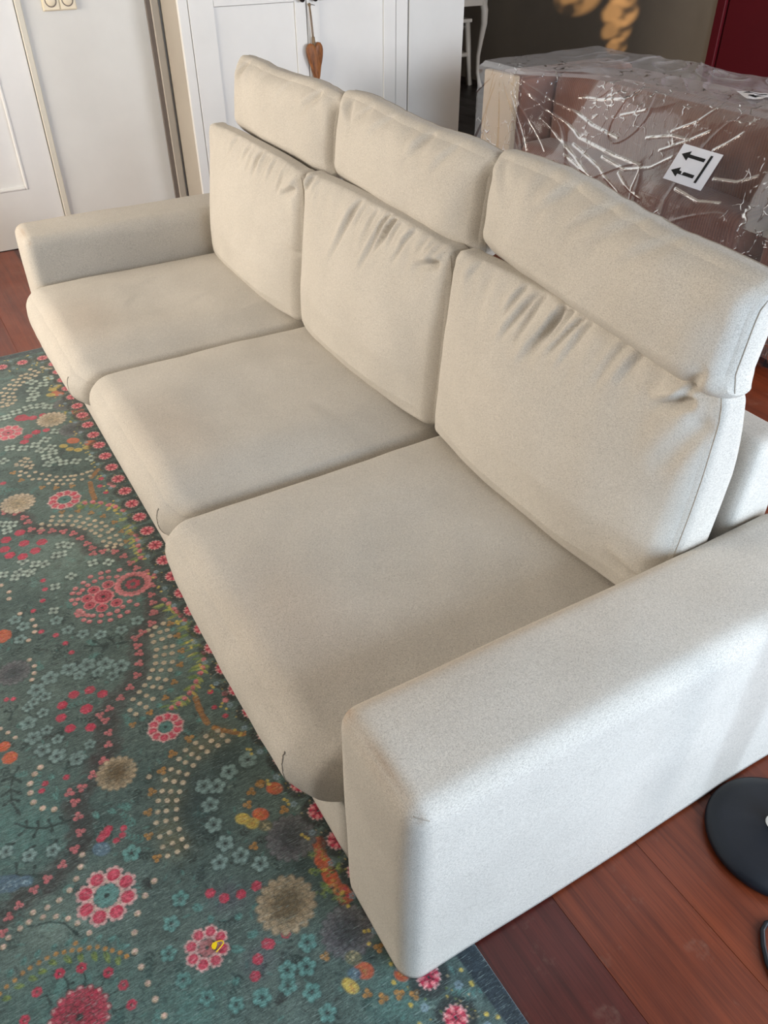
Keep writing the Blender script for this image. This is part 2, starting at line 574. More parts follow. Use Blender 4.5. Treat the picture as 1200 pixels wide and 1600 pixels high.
# spot lamps added to throw the patches of evening sun on the back wall
def spot(name, loc, target, deg, watts, blend):
    d = bpy.data.lights.new(name, 'SPOT')
    d.energy = watts
    d.color = (1.0, 0.58, 0.24)
    d.spot_size = R(deg)
    d.spot_blend = blend
    d.shadow_soft_size = 0.01
    # noise in the lamp colour breaks the beam into irregular patches
    d.use_nodes = True
    t = d.node_tree
    e = t.nodes['Emission']
    co = N(t, 'ShaderNodeTexCoord').outputs['Normal']
    t.links.new(ramp(t, noise(t, co, 62, 1.0), [(0.36, (0.05, 0.05, 0.05)), (0.50, (1, 1, 1))]), e.inputs['Color'])
    o = bpy.data.objects.new(name, d)
    o.location = loc
    o.rotation_euler = (Vector(target) - Vector(loc)).to_track_quat('-Z', 'Y').to_euler()
    COL.objects.link(o)


for tg, dg, wt in (((-5.34, YB, 0.80), 2.2, 6000), ((-4.85, YB, 0.72), 1.7, 7000), ((-4.86, YB, 0.60), 1.4, 5000), ((-4.83, YB, 0.50), 1.0, 5000), ((-4.83, YB, 0.84), 1.4, 4000)):
    spot('sun_beam', (1.7, 0.9, 1.9), tg, dg, wt, 0.6)

# double light switch
sw = empty('light_switch', (XF, 0.585, 1.085))
tag(sw, 'ivory double light switch on the white wall beside the door', 'switch')
box_obj('back_plate', (0.0, 0.012, -0.077, 0.077, -0.042, 0.042), M['switch'], sw, 0.004, 2)
for s in (-1, 1):
    box_obj('switch_frame', (0.012, 0.018, s * 0.038 - 0.036, s * 0.038 + 0.036, -0.038, 0.038), M['switch'], sw, 0.003, 2)
    o = lathe('rocker', [(0.0, 0.004), (0.018, 0.003), (0.021, 0.0015), (0.0225, 0.0)], M['switch'], sw, 28)
    o.rotation_euler = (0, R(90), 0)
    o.location = (0.018, s * 0.038, 0.0)
    o = lathe('ring', [(0.0225, 0.0), (0.0235, 0.0016), (0.026, 0.0016), (0.027, 0.0)], M['grey_brown'], sw, 28)
    o.rotation_euler = (0, R(90), 0)
    o.location = (0.018, s * 0.038, 0.0)

# ------------------------------------------------------------ white cabinet with two panelled doors
CX, CY0, CY1, CZ = -3.80, 1.062, 2.326, 1.92
cb = empty('cabinet', (CX, (CY0 + CY1) / 2, 0))
tag(cb, 'white painted two-door cabinet with black knobs against the far wall', 'cabinet')
hw = (CY1 - CY0) / 2
bm = bmesh.new()
dep = CX - XF - 0.022
add_box(bm, -dep, -0.024, -hw, -hw + 0.02, 0.06, CZ)
add_box(bm, -dep, -0.024, hw - 0.02, hw, 0.06, CZ)
add_box(bm, -dep, -0.024, -hw + 0.02, hw - 0.02, CZ - 0.02, CZ)
add_box(bm, -dep, -0.024, -hw + 0.02, hw - 0.02, 0.06, 0.08)
add_box(bm, -dep, -dep + 0.012, -hw + 0.02, hw - 0.02, 0.08, CZ - 0.02)
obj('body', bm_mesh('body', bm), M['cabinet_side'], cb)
bm = bmesh.new()
add_box(bm, -0.024, 0, -hw, -hw + 0.047, 0.06, CZ, bev=0.002)
add_box(bm, -0.024, 0, hw - 0.073, hw, 0.06, CZ, bev=0.002)
add_box(bm, -0.024, 0, -hw + 0.047, hw - 0.073, CZ - 0.06, CZ, bev=0.002)
add_box(bm, -0.024, 0, -hw + 0.047, hw - 0.073, 0.06, 0.12, bev=0.002)
obj('face_frame', bm_mesh('face_frame', bm), M['cabinet'], cb)
box_obj('plinth', (-dep, -0.03, -hw + 0.02, hw - 0.02, 0, 0.06), M['cabinet'], cb)
box_obj('cornice', (-dep, 0.002, -hw - 0.012, hw + 0.012, CZ, CZ + 0.05), M['cabinet'], cb, 0.008, 2)
cyc = (CY0 + CY1) / 2
dl, dr = -hw + 0.050, hw - 0.076
mid = 1.725 - cyc
for (u0, u1, kn) in ((dl, mid - 0.0025, 1.693 - cyc), (mid + 0.0025, dr, 1.766 - cyc)):
    st0, st1 = (0.125, 0.062) if u0 == dl else (0.068, 0.075)
    bm = bmesh.new()
    z0, z1, zm0, zm1 = 0.124, CZ - 0.064, 1.045, 1.155
    add_box(bm, -0.022, 0.001, u0, u0 + st0, z0, z1, bev=0.0015)
    add_box(bm, -0.022, 0.001, u1 - st1, u1, z0, z1, bev=0.0015)
    for q0, q1 in ((z0, z0 + 0.09), (zm0, zm1), (z1 - 0.09, z1)):
        add_box(bm, -0.022, 0.001, u0 + st0 + 0.0012, u1 - st1 - 0.0012, q0, q1, bev=0.0015)
    dr_o = obj('door', bm_mesh('door', bm), M['cabinet'], cb)
    for q0, q1 in ((z0 + 0.09, zm0), (zm1, z1 - 0.09)):
        box_obj('door_panel', (-0.018, -0.006, u0 + st0 + 0.002, u1 - st1 - 0.002, q0 + 0.002, q1 - 0.002), M['cabinet'], dr_o)
        box_obj('panel_joint', (-0.021, -0.016, u0 + st0 - 0.001, u1 - st1 + 0.001, q0 - 0.001, q1 + 0.001), M['crack'], dr_o)
    kb = lathe('knob', [(0.006, 0.0), (0.006, 0.012), (0.014, 0.018), (0.016, 0.026), (0.012, 0.032), (0.0, 0.034)], M['black_knob'], dr_o, 24)
    kb.rotation_euler = (0, R(90), 0)
    kb.location = (0.001, kn, 1.058)

# wooden heart on a string
HX, HY, HZ = CX + 0.003, 1.736, 0.0
ht = empty('hanging_heart', (HX, HY, 0.86))
tag(ht, 'long brown wooden heart hanging on string from the cabinet door', 'ornament')
tube('nail', [(-0.004, -0.004, 0.171), (0.022, -0.002, 0.172), (0.026, 0.010, 0.170), (0.026, 0.022, 0.167)], 0.0016, M['black_knob'], ht)
lathe('knot', [(0, -0.009), (0.006, -0.006), (0.008, 0), (0.006, 0.006), (0, 0.009)], M['string'], ht, 16, (0.020, -0.004, 0.170))
for dx in (-0.003, 0.003):
    tube('string', [(0.020, -0.004 + dx * 0.6, 0.170), (0.020, 0.001 + dx, 0.115), (0.020, 0.006 + dx, 0.05), (0.020, 0.009 + dx * 0.5, -0.012)], 0.0024, M['string'], ht)
tube('wrapping', [(0.020, 0.0080, 0.030), (0.020, 0.0095, 0.008), (0.020, 0.0110, -0.012)], [0.0075, 0.0085, 0.0075], M['string'], ht, 12)
hp = [(0.0, 0.0), (0.008, 0.010), (0.020, 0.016), (0.033, 0.012), (0.041, -0.002), (0.043, -0.020), (0.040, -0.045), (0.032, -0.075), (0.024, -0.098), (0.019, -0.12), (0.014, -0.143), (0.006, -0.161), (0.0, -0.166)]
outl = [(a, b) for a, b in hp] + [(-a, b) for a, b in hp[-2:0:-1]]
bm = bmesh.new()
rings = []
for f, xo in ((0.72, -0.013), (0.93, -0.010), (1.0, -0.003), (1.0, 0.003), (0.93, 0.010), (0.72, 0.013)):
    rings.append([bm.verts.new((xo, a * f, -0.06 + (b + 0.06) * (0.5 + f / 2))) for a, b in outl])
for r0, r1 in zip(rings, rings[1:]):
    for k in range(len(outl)):
        bm.faces.new((r0[k], r0[(k + 1) % len(outl)], r1[(k + 1) % len(outl)], r1[k]))
for r_, xo in ((rings[0], -0.015), (rings[-1], 0.015)):
    c_ = bm.verts.new((xo, 0, -0.05))
    for k in range(len(outl)):
        bm.faces.new((r_[k], r_[(k + 1) % len(outl)], c_))
bmesh.ops.recalc_face_normals(bm, faces=bm.faces)
hh = obj('heart', bm_mesh('heart', bm, True), M['heart'], ht)
hh.location = (0.020, 0.0115, -0.012)
hh.scale = (1, 1.14, 1.0)
hh.rotation_euler = (R(3), 0, R(8))

# ------------------------------------------------------------ white console table and stool beyond the partition
tb = empty('console_table', (-6.945, 4.575, 0))
tag(tb, 'white console table with curved cabriole legs against the back wall', 'table')
box_obj('tabletop', (-0.66, 0.66, -0.20, 0.20, 0.745, 0.77), M['white_paint'], tb, 0.006, 2)
bm = bmesh.new()
add_box(bm, -0.60, 0.60, -0.165, -0.145, 0.66, 0.745)
add_box(bm, -0.60, 0.60, 0.145, 0.165, 0.66, 0.745)
add_box(bm, -0.60, -0.58, -0.145, 0.145, 0.66, 0.745)
add_box(bm, 0.58, 0.60, -0.145, 0.145, 0.66, 0.745)
obj('apron', bm_mesh('apron', bm), M['white_paint'], tb)
for sx in (-1, 1):
    for sy in (-1, 1):
        pr_ = [(0.72, 0.0, 0.034), (0.62, 0.028, 0.034), (0.52, 0.030, 0.030), (0.40, 0.012, 0.024), (0.26, -0.006, 0.019), (0.12, -0.004, 0.017), (0.05, 0.014, 0.018), (0.012, 0.03, 0.02), (0.0, 0.032, 0.02)]
        tube('leg', [(sx * (0.565 + o_), sy * (0.13 + o_ * 0.5), z_) for z_, o_, r_ in pr_], [r_ for z_, o_, r_ in pr_], M['white_paint'], tb, 10)
st = empty('stool', (-6.665, 4.545, 0))
tag(st, 'white wooden stool with splayed legs tucked under the console table', 'stool')
box_obj('seat', (-0.17, 0.17, -0.15, 0.15, 0.515, 0.545), M['white_paint'], st, 0.006, 2)
for sx in (-1, 1):
    for sy in (-1, 1):
        tube('leg', [(sx * 0.135, sy * 0.115, 0.52), (sx * 0.175, sy * 0.15, 0.0)], 0.030, M['white_paint'], st, 4)
for sx in (-1, 1):
    tube('stretcher', [(sx * 0.156, -0.13, 0.255), (sx * 0.156, 0.13, 0.255)], 0.023, M['white_paint'], st, 4)
for sy in (-1, 1):
    tube('stretcher', [(-0.152, sy * 0.134, 0.255), (0.152, sy * 0.134, 0.255)], 0.023, M['white_paint'], st, 4)
    tube('seat_rail', [(-0.138, sy * 0.118, 0.475), (0.138, sy * 0.118, 0.475)], 0.028, M['white_paint'], st, 4)

# ------------------------------------------------------------ soft upholstery shapes
def cube_grid(nx, ny, nz):
    n = (nx, ny, nz)
    ids, quads, off = [], [], 0
    for ax in range(3):
        u, v = [(1, 2), (2, 0), (0, 1)][ax]
        for s in (0, 1):
            I, J = np.meshgrid(np.arange(n[u] + 1), np.arange(n[v] + 1), indexing='ij')
            L = np.zeros((I.size, 3), int)
            L[:, u] = I.ravel()
            L[:, v] = J.ravel()
            L[:, ax] = s * n[ax]
            k = np.arange(I.size).reshape(I.shape) + off
            a, b, c, d = k[:-1, :-1], k[1:, :-1], k[1:, 1:], k[:-1, 1:]
            q = np.stack((a, b, c, d) if s == 1 else (a, d, c, b), -1).reshape(-1, 4)
            ids.append(L)
            quads.append(q)
            off += I.size
    L = np.concatenate(ids)
    Q = np.concatenate(quads)
    key = (L[:, 0] * 4096 + L[:, 1]) * 4096 + L[:, 2]
    _, first, inv = np.unique(key, return_index=True, return_inverse=True)
    L = L[first]
    Q = inv.ravel()[Q]
    s = 2.0 * L / np.array(n) - 1.0
    t = s * (1.3 - 0.3 * s * s)
    return t, Q


def softmap(t, h, r):
    h, r = np.array(h, float), np.array(r, float)
    P = t * h
    core = np.clip(P, -(h - r), h - r)
    d = (P - core) / r
    ln = np.maximum(np.linalg.norm(d, axis=1, keepdims=True), 1e-6)
    n = d / ln
    return core + r * n, n


_rs = np.random.RandomState(3)


def lownoise(P, scale, seed, octs=3):
    rs = np.random.RandomState(seed)
    out = np.zeros(len(P))
    a, f = 1.0, scale
    for o in range(octs):
        for k in range(5):
            d = rs.normal(size=3)
            d /= np.linalg.norm(d)
            out += a * np.sin(P @ d * f * rs.uniform(0.7, 1.3) * 6.283 + rs.uniform(0, 6.283)) / 3.0
        a *= 0.5
        f *= 2.0
    return out


def crease(x, z, seglist):
    """sum of soft folds; each = (x0, z0, x1, z1, width, depth) in metres on a cushion face"""
    out = np.zeros(len(x))
    for x0, z0, x1, z1, w, dp in seglist:
        dx, dz = x1 - x0, z1 - z0
        L2 = dx * dx + dz * dz
        s = np.clip(((x - x0) * dx + (z - z0) * dz) / L2, 0, 1)
        sx = (x - x0 - s * dx)
        sz = (z - z0 - s * dz)
        side = (sx * dz - sz * dx) / math.sqrt(L2)
        d = np.sqrt(sx * sx + sz * sz)
        fade = (1 - s) ** 0.7
        out += -dp * np.exp(-(d / w) ** 2) * fade + 0.7 * dp * np.exp(-((side - 1.9 * w) / (1.2 * w)) ** 2) * np.exp(-((d - np.abs(side)) / w) ** 2) * fade
    return out


def set_dirt(me, val):
    a = me.attributes.new('dirt', 'FLOAT', 'POINT')
    a.data.foreach_set('value', np.asarray(val, np.float32))


class Soft:
    """a rounded upholstered block; fn(t, P, n) returns the final points"""
    def __init__(self, name, h, r, fn, seg, mat, parent, dirt=None):
        self.h, self.r, self.fn = h, r, fn
        t, Q = cube_grid(*seg)
        V = self.at(t)
        me = np_mesh(name, V, Q)
        if dirt is not None:
            set_dirt(me, dirt(t, V))
        self.o = obj(name, me, mat, parent)

    def at(self, t):
        t = np.asarray(t, float)
        P, n = softmap(t, self.h, self.r)
        return self.fn(t, P, n)

    def seam(self, path, rad=0.0016, lift=0.0, name='seam', mat=None, wob=0.0):
        path = np.asarray(path, float)
        q = np.linspace(0, len(path) - 1, 60)
        tt = np.stack([np.interp(q, np.arange(len(path)), path[:, k]) for k in range(3)], -1)
        pts = self.at(tt)
        if wob:
            pts[:, 0] += wob * np.sin(np.arange(60) * 1.1) * np.sin(np.arange(60) * 0.37)
        tube(name, [tuple(p) for p in pts], rad, mat or M['seam'], self.o, 6)


sofa = empty('sofa', (-1.415, 0.5, 0.0))
tag(sofa, 'long pale oatmeal three-seat fabric sofa with three headrest cushions on the rug', 'sofa')
SO = np.array([-1.415, 0.5, 0.0])
ZB = 0.0092


def blk(name, x0, x1, y0, y1, z0, z1, r, seg, fn=None, dirt=None):
    c = np.array([(x0 + x1) / 2, (y0 + y1) / 2, (z0 + z1) / 2]) - SO
    h = ((x1 - x0) / 2, (y1 - y0) / 2, (z1 - z0) / 2)

    def f(t, P, n):
        Q = P.copy()
        if fn is not None:
            Q = fn(t, Q, n)
        return Q + c
    return Soft(name, h, r, f, seg, M['sofa'], sofa, dirt)


# base, arms and back
blk('base', -2.605, -0.225, 0.004, 0.93, ZB + 0.002, 0.235, (0.012, 0.012, 0.012), (24, 16, 6))
AW, AH = 0.2215, 0.506


def arm_fn(sgn):
    def f(t, P, n):
        Q = P.copy()
        top = np.clip(t[:, 2], 0, 1)
        Q[:, 2] += 0.006 * n[:, 2] * (1 - t[:, 0] ** 2) * (n[:, 2] > 0)
        Q[:, 1] += 0.006 * np.minimum(n[:, 1], 0) * (1 - t[:, 0] ** 2) * (1 - t[:, 2] ** 2)
        Q += n * (0.0016 * lownoise(Q + 3 * sgn, 3.0, 11 + sgn, 2))[:, None]
        hz_ = (AH - (ZB - 0.036)) / 2
        Q[:, 2] = np.maximum(Q[:, 2], -hz_ + 0.036)
        return Q
    return f


def arm_dirt(t, V):
    # grime along the worn front top edge
    e = np.exp(-((t[:, 2] - 0.965) / 0.05) ** 2) * np.exp(-((t[:, 1] + 0.975) / 0.022) ** 2)
    e *= 0.65 + 0.35 * np.sin(t[:, 0] * 5 + 1.0)
    e2 = 0.55 * np.exp(-((t[:, 0] + 0.9) / 0.25) ** 2) * np.exp(-((t[:, 2] - 0.97) / 0.06) ** 2) * np.clip(0.5 - t[:, 1], 0, 1)
    return np.clip(0.7 * e + 0.45 * e2, 0, 1)


arm_seg = (26, 70, 36)
arm1 = blk('arm', -AW - 0.004, 0.006, -0.012, 0.985, ZB - 0.036, AH, (0.036, 0.036, 0.036), arm_seg, arm_fn(1), arm_dirt)
arm2 = blk('arm', -2.83, -2.83 + AW + 0.002, -0.008, 0.985, ZB - 0.036, AH, (0.036, 0.036, 0.036), arm_seg, arm_fn(2), arm_dirt)
arm1.seam([(0.90, -0.99, 0.97), (0.96, -0.965, 0.955), (1, -0.94, 0.93)], 0.0010)


def back_fn(t, P, n):
    Q = P.copy()
    u = (t[:, 2] + 1) / 2
    Q[:, 1] += 0.05 * (u - 1) * (t[:, 1] < 0) * 1.0 + 0.0
    Q[:, 2] += 0.004 * n[:, 2] * (1 - t[:, 1] ** 2)
    return Q


blk('backrest', -2.606, -0.2235, 0.878, 0.985, ZB + 0.002, 0.672, (0.02, 0.022, 0.022), (60, 14, 30), back_fn)

for fx, fy, fz in ((-0.06, 0.92, 0.0), (-2.77, 0.92, 0.0), (-1.415, 0.92, 0.0)):
    lathe('foot', [(0.0, fz), (0.026, fz), (0.026, ZB + 0.004), (0.0, ZB + 0.004)], M['black'], sofa, 16, (fx - SO[0], fy - SO[1], 0))

SWD = (2.83 - 2 * AW) / 3
edge = [-AW, -AW - SWD, -AW - 2 * SWD, -AW - 3 * SWD]


# seat cushions -----------------------------------------------------------
def seat(i, x1, x0, crown, creases, seed, ym0=-0.05, droop=0.0):
    ym1 = 0.80
    zc0, zc1 = 0.180, 0.341
    hx, hy, hz = (x1 - x0) / 2 - 0.001, (ym1 - ym0) / 2, (zc1 - zc0) / 2
    c = np.array([(x0 + x1) / 2, (ym0 + ym1) / 2, (zc0 + zc1) / 2]) - SO

    def f(t, P, n):
        Q = P.copy()
        tx, ty, tz = t[:, 0], t[:, 1], t[:, 2]
        up = np.clip(n[:, 2], 0, 1)
        fr = np.clip(-n[:, 1], 0, 1)
        cx = (1 - np.abs(tx) ** 2.6)
        cy = np.clip(1 - np.abs(ty * 0.96) ** 4, 0, 1)
        Q[:, 2] += up * crown * cx * (0.35 + 0.65 * cy)
        # sat-in hollow
        Q[:, 2] -= up * 0.012 * np.exp(-((tx - 0.05) / 0.45) ** 2 - ((ty + 0.1) / 0.5) ** 2)
        # belly of the front border, drooping a little at its lower edge
        Q[:, 1] -= fr * 0.016 * (1 - np.abs(tx) ** 4) * (1 - (tz * 0.9) ** 2)
        # the right-hand end slumps towards its neighbour
        sl_ = np.clip((tx - 0.50) / 0.50, 0, 1)
        Q[:, 2] -= np.clip((tz + 0.2) / 1.2, 0, 1) * droop * sl_ * sl_ * (3 - 2 * sl_) * (0.55 + 0.45 * np.clip(0.5 - ty, 0, 1))
        # its front right corner is drawn back and cut off at the seam
        ch = np.clip((tx - 0.74) / 0.26, 0, 1)
        Q[:, 1] += 0.042 * ch ** 1.4 * np.clip((-ty - 0.45) / 0.55, 0, 1)
        # the front lower corners tuck in
        low = np.clip(-tz, 0, 1)
        Q[:, 1] += 0.030 * (low ** 2) * fr
        Q[:, 2] += 0.0025 * up * lownoise(Q * np.array([1, 1, 0]) + seed, 2.2, seed, 3)
        Q[:, 2] += up * crease(Q[:, 0], Q[:, 1], creases)
        Q[:, 1] -= 0.002 * fr * lownoise(Q + seed, 5.0, seed + 5, 2)
        return Q + c
    s = Soft('seat_cushion', (hx, hy, hz), (0.040, 0.070, 0.066), f, (84, 90, 30), M['sofa'], sofa,
             lambda t, V: 0.22 * np.clip(t[:, 2], 0, 1) * np.exp(-((t[:, 0] - 0.1) / 0.5) ** 2 - ((t[:, 1] + 0.7) / 0.25) ** 2))
    # boxed seam down the right front corner
    s.seam([(0.74, -0.97, 0.50), (0.752, -0.985, 0.2), (0.76, -1, -0.2), (0.775, -1, -0.6), (0.79, -1, -0.95)], 0.0011, wob=0.0014)
    s.seam([(-0.90, -0.965, 0.40), (-0.915, -0.985, 0.1), (-0.915, -1, -0.2), (-0.91, -1, -0.6), (-0.905, -1, -0.95)], 0.0009)
    return s


seat(0, edge[0], edge[1], 0.030, [(-0.2, 0.05, -0.15, 0.13, 0.012, 0.002)], 21, -0.062)
seat(1, edge[1], edge[2], 0.030, [(0.15, 0.1, 0.3, 0.14, 0.02, 0.002)], 22, -0.031, 0.024)
seat(2, edge[2], edge[3], 0.028, [(0.06, 0.10, 0.10, 0.02, 0.010, 0.003), (0.22, 0.16, 0.18, 0.26, 0.009, 0.003), (-0.18, 0.02, -0.12, -0.10, 0.010, 0.0025),
                                  (-0.05, -0.1, 0.02, -0.16, 0.012, 0.0025), (-0.3, 0.2, -0.22, 0.1, 0.010, 0.002)], 23, -0.060, 0.022)


# back cushions ------------------------------------------------------------
def backc(x1, x0, folds, seed, yoff=0.0, zoff=0.0, ear=0.0):
    hx, hy, hz = (x1 - x0) / 2 - 0.001, 0.066, 0.2375
    c = np.array([(x0 + x1) / 2, 0.778 + yoff, 0.345 + 0.2375 + zoff]) - SO

    def f(t, P, n):
        Q = P.copy()
        tx, ty, tz = t[:, 0], t[:, 1], t[:, 2]
        fr = np.clip(-n[:, 1], 0, 1)
        bk = np.clip(n[:, 1], 0, 1)
        zz = np.interp(tz, [-1, -0.75, -0.35, 0.2, 0.7, 1], [0.35, 0.85, 1.0, 0.78, 0.40, 0.0])
        bx = 1 - np.abs(tx) ** 3.0
        Q[:, 1] -= fr * 0.062 * zz * bx
        Q[:, 1] += bk * 0.02 * (1 - tx ** 2) * (1 - tz ** 2)
        # gathered fullness in the top face, soft sides
        Q[:, 2] += np.clip(n[:, 2], 0, 1) * 0.012 * (1 - np.abs(tx) ** 3)
        Q[:, 0] += n[:, 0] * 0.006 * (1 - tz ** 2) * np.abs(n[:, 0])
        # top pinches to the seams, corners pull out a little into ears
        up = np.clip((tz - 0.2) / 0.8, 0, 1)
        cor = np.clip((np.abs(tx) - 0.86) / 0.14, 0, 1) * np.clip((tz - 0.86) / 0.14, 0, 1)
        Q[:, 2] += 0.010 * cor
        Q[:, 1] = -0.066 + (Q[:, 1] + 0.066) * (1 - 0.42 * up ** 1.5)
        w = crease(Q[:, 0], Q[:, 2], folds)
        # fine gathers that run down from the top seam
        ph = Q[:, 0] * 70 + 0.9 * np.sin(Q[:, 0] * 23 + seed) + seed
        g = np.sin(ph) * np.sin(Q[:, 0] * 31 + seed * 2.0)
        w = 1.7 * w + 0.0036 * g * np.clip((tz - 0.35) / 0.55, 0, 1) ** 1.5
        w += 0.0030 * lownoise(Q + seed, 2.6, seed, 3)
        Q[:, 1] -= fr * w
        # lean back
        Q[:, 1] += 0.085 * (Q[:, 2] + hz)
        Q[:, 1] -= 0.030
        return Q + c
    s = Soft('back_cushion', (hx, hy, hz), (0.040, 0.042, 0.030), f, (150, 22, 120), M['sofa'], sofa)
    s.seam([(0.985, -0.75, 0.955), (1, -0.70, 0.8), (1, -0.70, 0.3), (1, -0.72, -0.2), (1, -0.75, -0.85)], 0.0011)
    s.seam([(-1, -0.6, 0.95), (-1, -0.6, 0.3), (-1, -0.6, -0.85)], 0.0011)
    s.seam([(0.93, -0.90, 0.965), (0.975, -0.6, 0.985), (0.985, 0.2, 0.99)], 0.0011)
    return s


def gathers(seed, centres, base):
    """bundles of soft folds running down and to the left from the top seam"""
    r_ = np.random.RandomState(seed)
    out = list(base)
    for xc, n_, big in centres:
        for k in range(n_):
            x0 = xc + r_.uniform(-0.09, 0.09)
            L = r_.uniform(0.05, 0.13) * big
            out.append((x0, 0.238, x0 - L * r_.uniform(0.2, 0.6), 0.238 - L, r_.uniform(0.005, 0.010), r_.uniform(0.004, 0.010) * big))
    return out


backc(edge[0], edge[1], gathers(1, [(-0.06, 6, 1.0), (0.08, 4, 0.9), (-0.30, 4, 0.5), (0.27, 4, 0.6)],
      [(-0.09, 0.24, -0.15, 0.12, 0.008, 0.009), (-0.01, 0.24, -0.07, 0.10, 0.009, 0.011), (0.34, 0.205, 0.27, 0.165, 0.010, 0.012), (0.37, 0.17, 0.32, 0.05, 0.020, 0.007), (0.36, -0.17, 0.28, -0.15, 0.012, 0.006)]), 31, 0.0, 0.004)
backc(edge[1], edge[2], gathers(2, [(0.02, 5, 1.0), (0.14, 5, 1.0), (-0.34, 5, 0.6), (0.30, 3, 0.7)],
      [(-0.05, 0.24, -0.13, 0.06, 0.009, 0.009), (0.10, 0.24, 0.04, 0.09, 0.009, 0.012), (0.35, 0.20, 0.26, 0.165, 0.010, 0.010)]), 32, 0.0, -0.004)
backc(edge[2], edge[3], gathers(3, [(0.08, 6, 0.8), (0.22, 5, 0.8), (-0.10, 3, 0.6)],
      [(0.36, 0.19, 0.28, 0.15, 0.010, 0.009), (0.38, 0.0, 0.31, 0.02, 0.010, 0.004)]), 33, -0.004, -0.014)


# headrests ------------------------------------------------------------------
def headrest(xc, y0, z0, yaw, roll, folds, seed, hx=0.404, hz=0.11, lean=5.0):
    hy = 0.060
    c = np.array([xc, y0, z0]) - SO
    lean = R(lean)
    cl, sl = math.cos(lean), math.sin(lean)
    cyw, syw = math.cos(yaw), math.sin(yaw)
    crl, srl = math.cos(roll), math.sin(roll)

    def f(t, P, n):
        Q = P.copy()
        tx, ty, tz = t[:, 0], t[:, 1], t[:, 2]
        fr = np.clip(-n[:, 1], 0, 1)
        bk = np.clip(n[:, 1], 0, 1)
        bx = 1 - np.abs(tx) ** 4
        zz = np.interp(tz, [-1, -0.6, -0.1, 0.5, 1], [0.25, 0.95, 1.0, 0.6, 0.0])
        Q[:, 1] -= fr * 0.026 * zz * bx
        Q[:, 1] += bk * 0.024 * bx * (1 - tz ** 2)
        Q[:, 2] -= np.clip(-n[:, 2], 0, 1) * 0.010 * bx
        Q[:, 2] += np.clip(n[:, 2], 0, 1) * 0.008 * bx * (1 + 0.8 * np.sin(Q[:, 0] * 9 + seed))
        Q[:, 1] *= 1 - 0.22 * np.clip(tz, 0, 1) ** 2
        # corners run out into points, ends flatten
        cz = np.clip((np.abs(tz) - 0.55) / 0.45, 0, 1)
        Q[:, 0] += np.sign(tx) * np.clip((np.abs(tx) - 0.7) / 0.3, 0, 1) * (0.012 * cz - 0.006 * (1 - cz))
        Q[:, 1] *= 1 - 0.35 * np.clip((np.abs(tx) - 0.75) / 0.25, 0, 1) ** 2
        # ends: pulled in round the middle, ears at the upper corners
        endv = np.clip((np.abs(tx) - 0.8) / 0.2, 0, 1)
        Q[:, 2] *= 1 - 0.05 * endv * (tz < 0)
        w = crease(Q[:, 0], Q[:, 2], folds)
        g = np.sin(Q[:, 0] * 55 + 1.4 * np.sin(Q[:, 0] * 19 + seed) + Q[:, 2] * 22)
        w = 1.7 * w + 0.0048 * g * np.clip((tz - 0.1) / 0.8, 0, 1) * (0.55 + 0.45 * np.sin(Q[:, 0] * 11 + seed * 3))
        w += 0.0042 * lownoise(Q + seed, 3.2, seed, 3)
        Q[:, 1] -= np.maximum(fr, 0.6 * np.clip(n[:, 2], 0, 1)) * w
        y_, z_ = Q[:, 1] * cl + Q[:, 2] * sl, Q[:, 2] * cl - Q[:, 1] * sl
        x_ = Q[:, 0]
        x_, z_ = x_ * crl + z_ * srl, z_ * crl - x_ * srl
        out = np.stack((x_ * cyw - y_ * syw, x_ * syw + y_ * cyw, z_), -1)
        return out + c
    s = Soft('headrest', (hx, hy, hz), (0.030, 0.050, 0.048), f, (150, 30, 60), M['sofa'], sofa)
    s.seam([(1.0, -0.35, -0.93), (1.0, -0.42, -0.4), (1.0, -0.42, 0.3), (0.985, -0.3, 0.92)], 0.0014)
    s.seam([(-0.985, 0.25, 0.985), (-0.5, 0.3, 1.0), (0.0, 0.32, 1.0), (0.5, 0.3, 1.0), (0.985, 0.25, 0.985)], 0.0013)
    return s


hc = [(edge[k] + edge[k + 1]) / 2 for k in range(3)]
headrest(hc[0] + 0.000, 0.812, 0.918, R(-6.5), R(0.9), [(-0.1, 0.10, -0.16, 0.02, 0.014, 0.006), (0.02, 0.10, -0.05, 0.02, 0.014, 0.007), (0.10, 0.10, 0.03, 0.03, 0.014, 0.007), (0.2, 0.1, 0.12, 0.03, 0.012, 0.006),
                                                   (0.34, -0.10, 0.37, -0.05, 0.012, 0.010), (-0.34, 0.09, -0.26, 0.04, 0.014, 0.005)], 41, hz=0.106)
headrest(hc[1] + 0.002, 0.862, 0.903, R(-3.0), R(0.3), [(-0.30, 0.10, -0.24, 0.05, 0.012, 0.006), (-0.18, 0.10, -0.26, 0.03, 0.013, 0.007), (-0.06, 0.1, -0.13, 0.04, 0.013, 0.006), (0.15, 0.1, 0.09, 0.02, 0.014, 0.007), (0.27, 0.1, 0.22, 0.03, 0.012, 0.005)], 42, hz=0.118)
headrest(hc[2] + 0.004, 0.878, 0.895, R(-1.0), R(0.3), [(-0.28, 0.10, -0.33, 0.03, 0.013, 0.010), (-0.1, 0.1, -0.15, 0.04, 0.014, 0.005), (0.30, 0.10, 0.22, 0.04, 0.013, 0.009), (0.1, 0.1, 0.05, 0.04, 0.014, 0.005)], 43, hz=0.118)

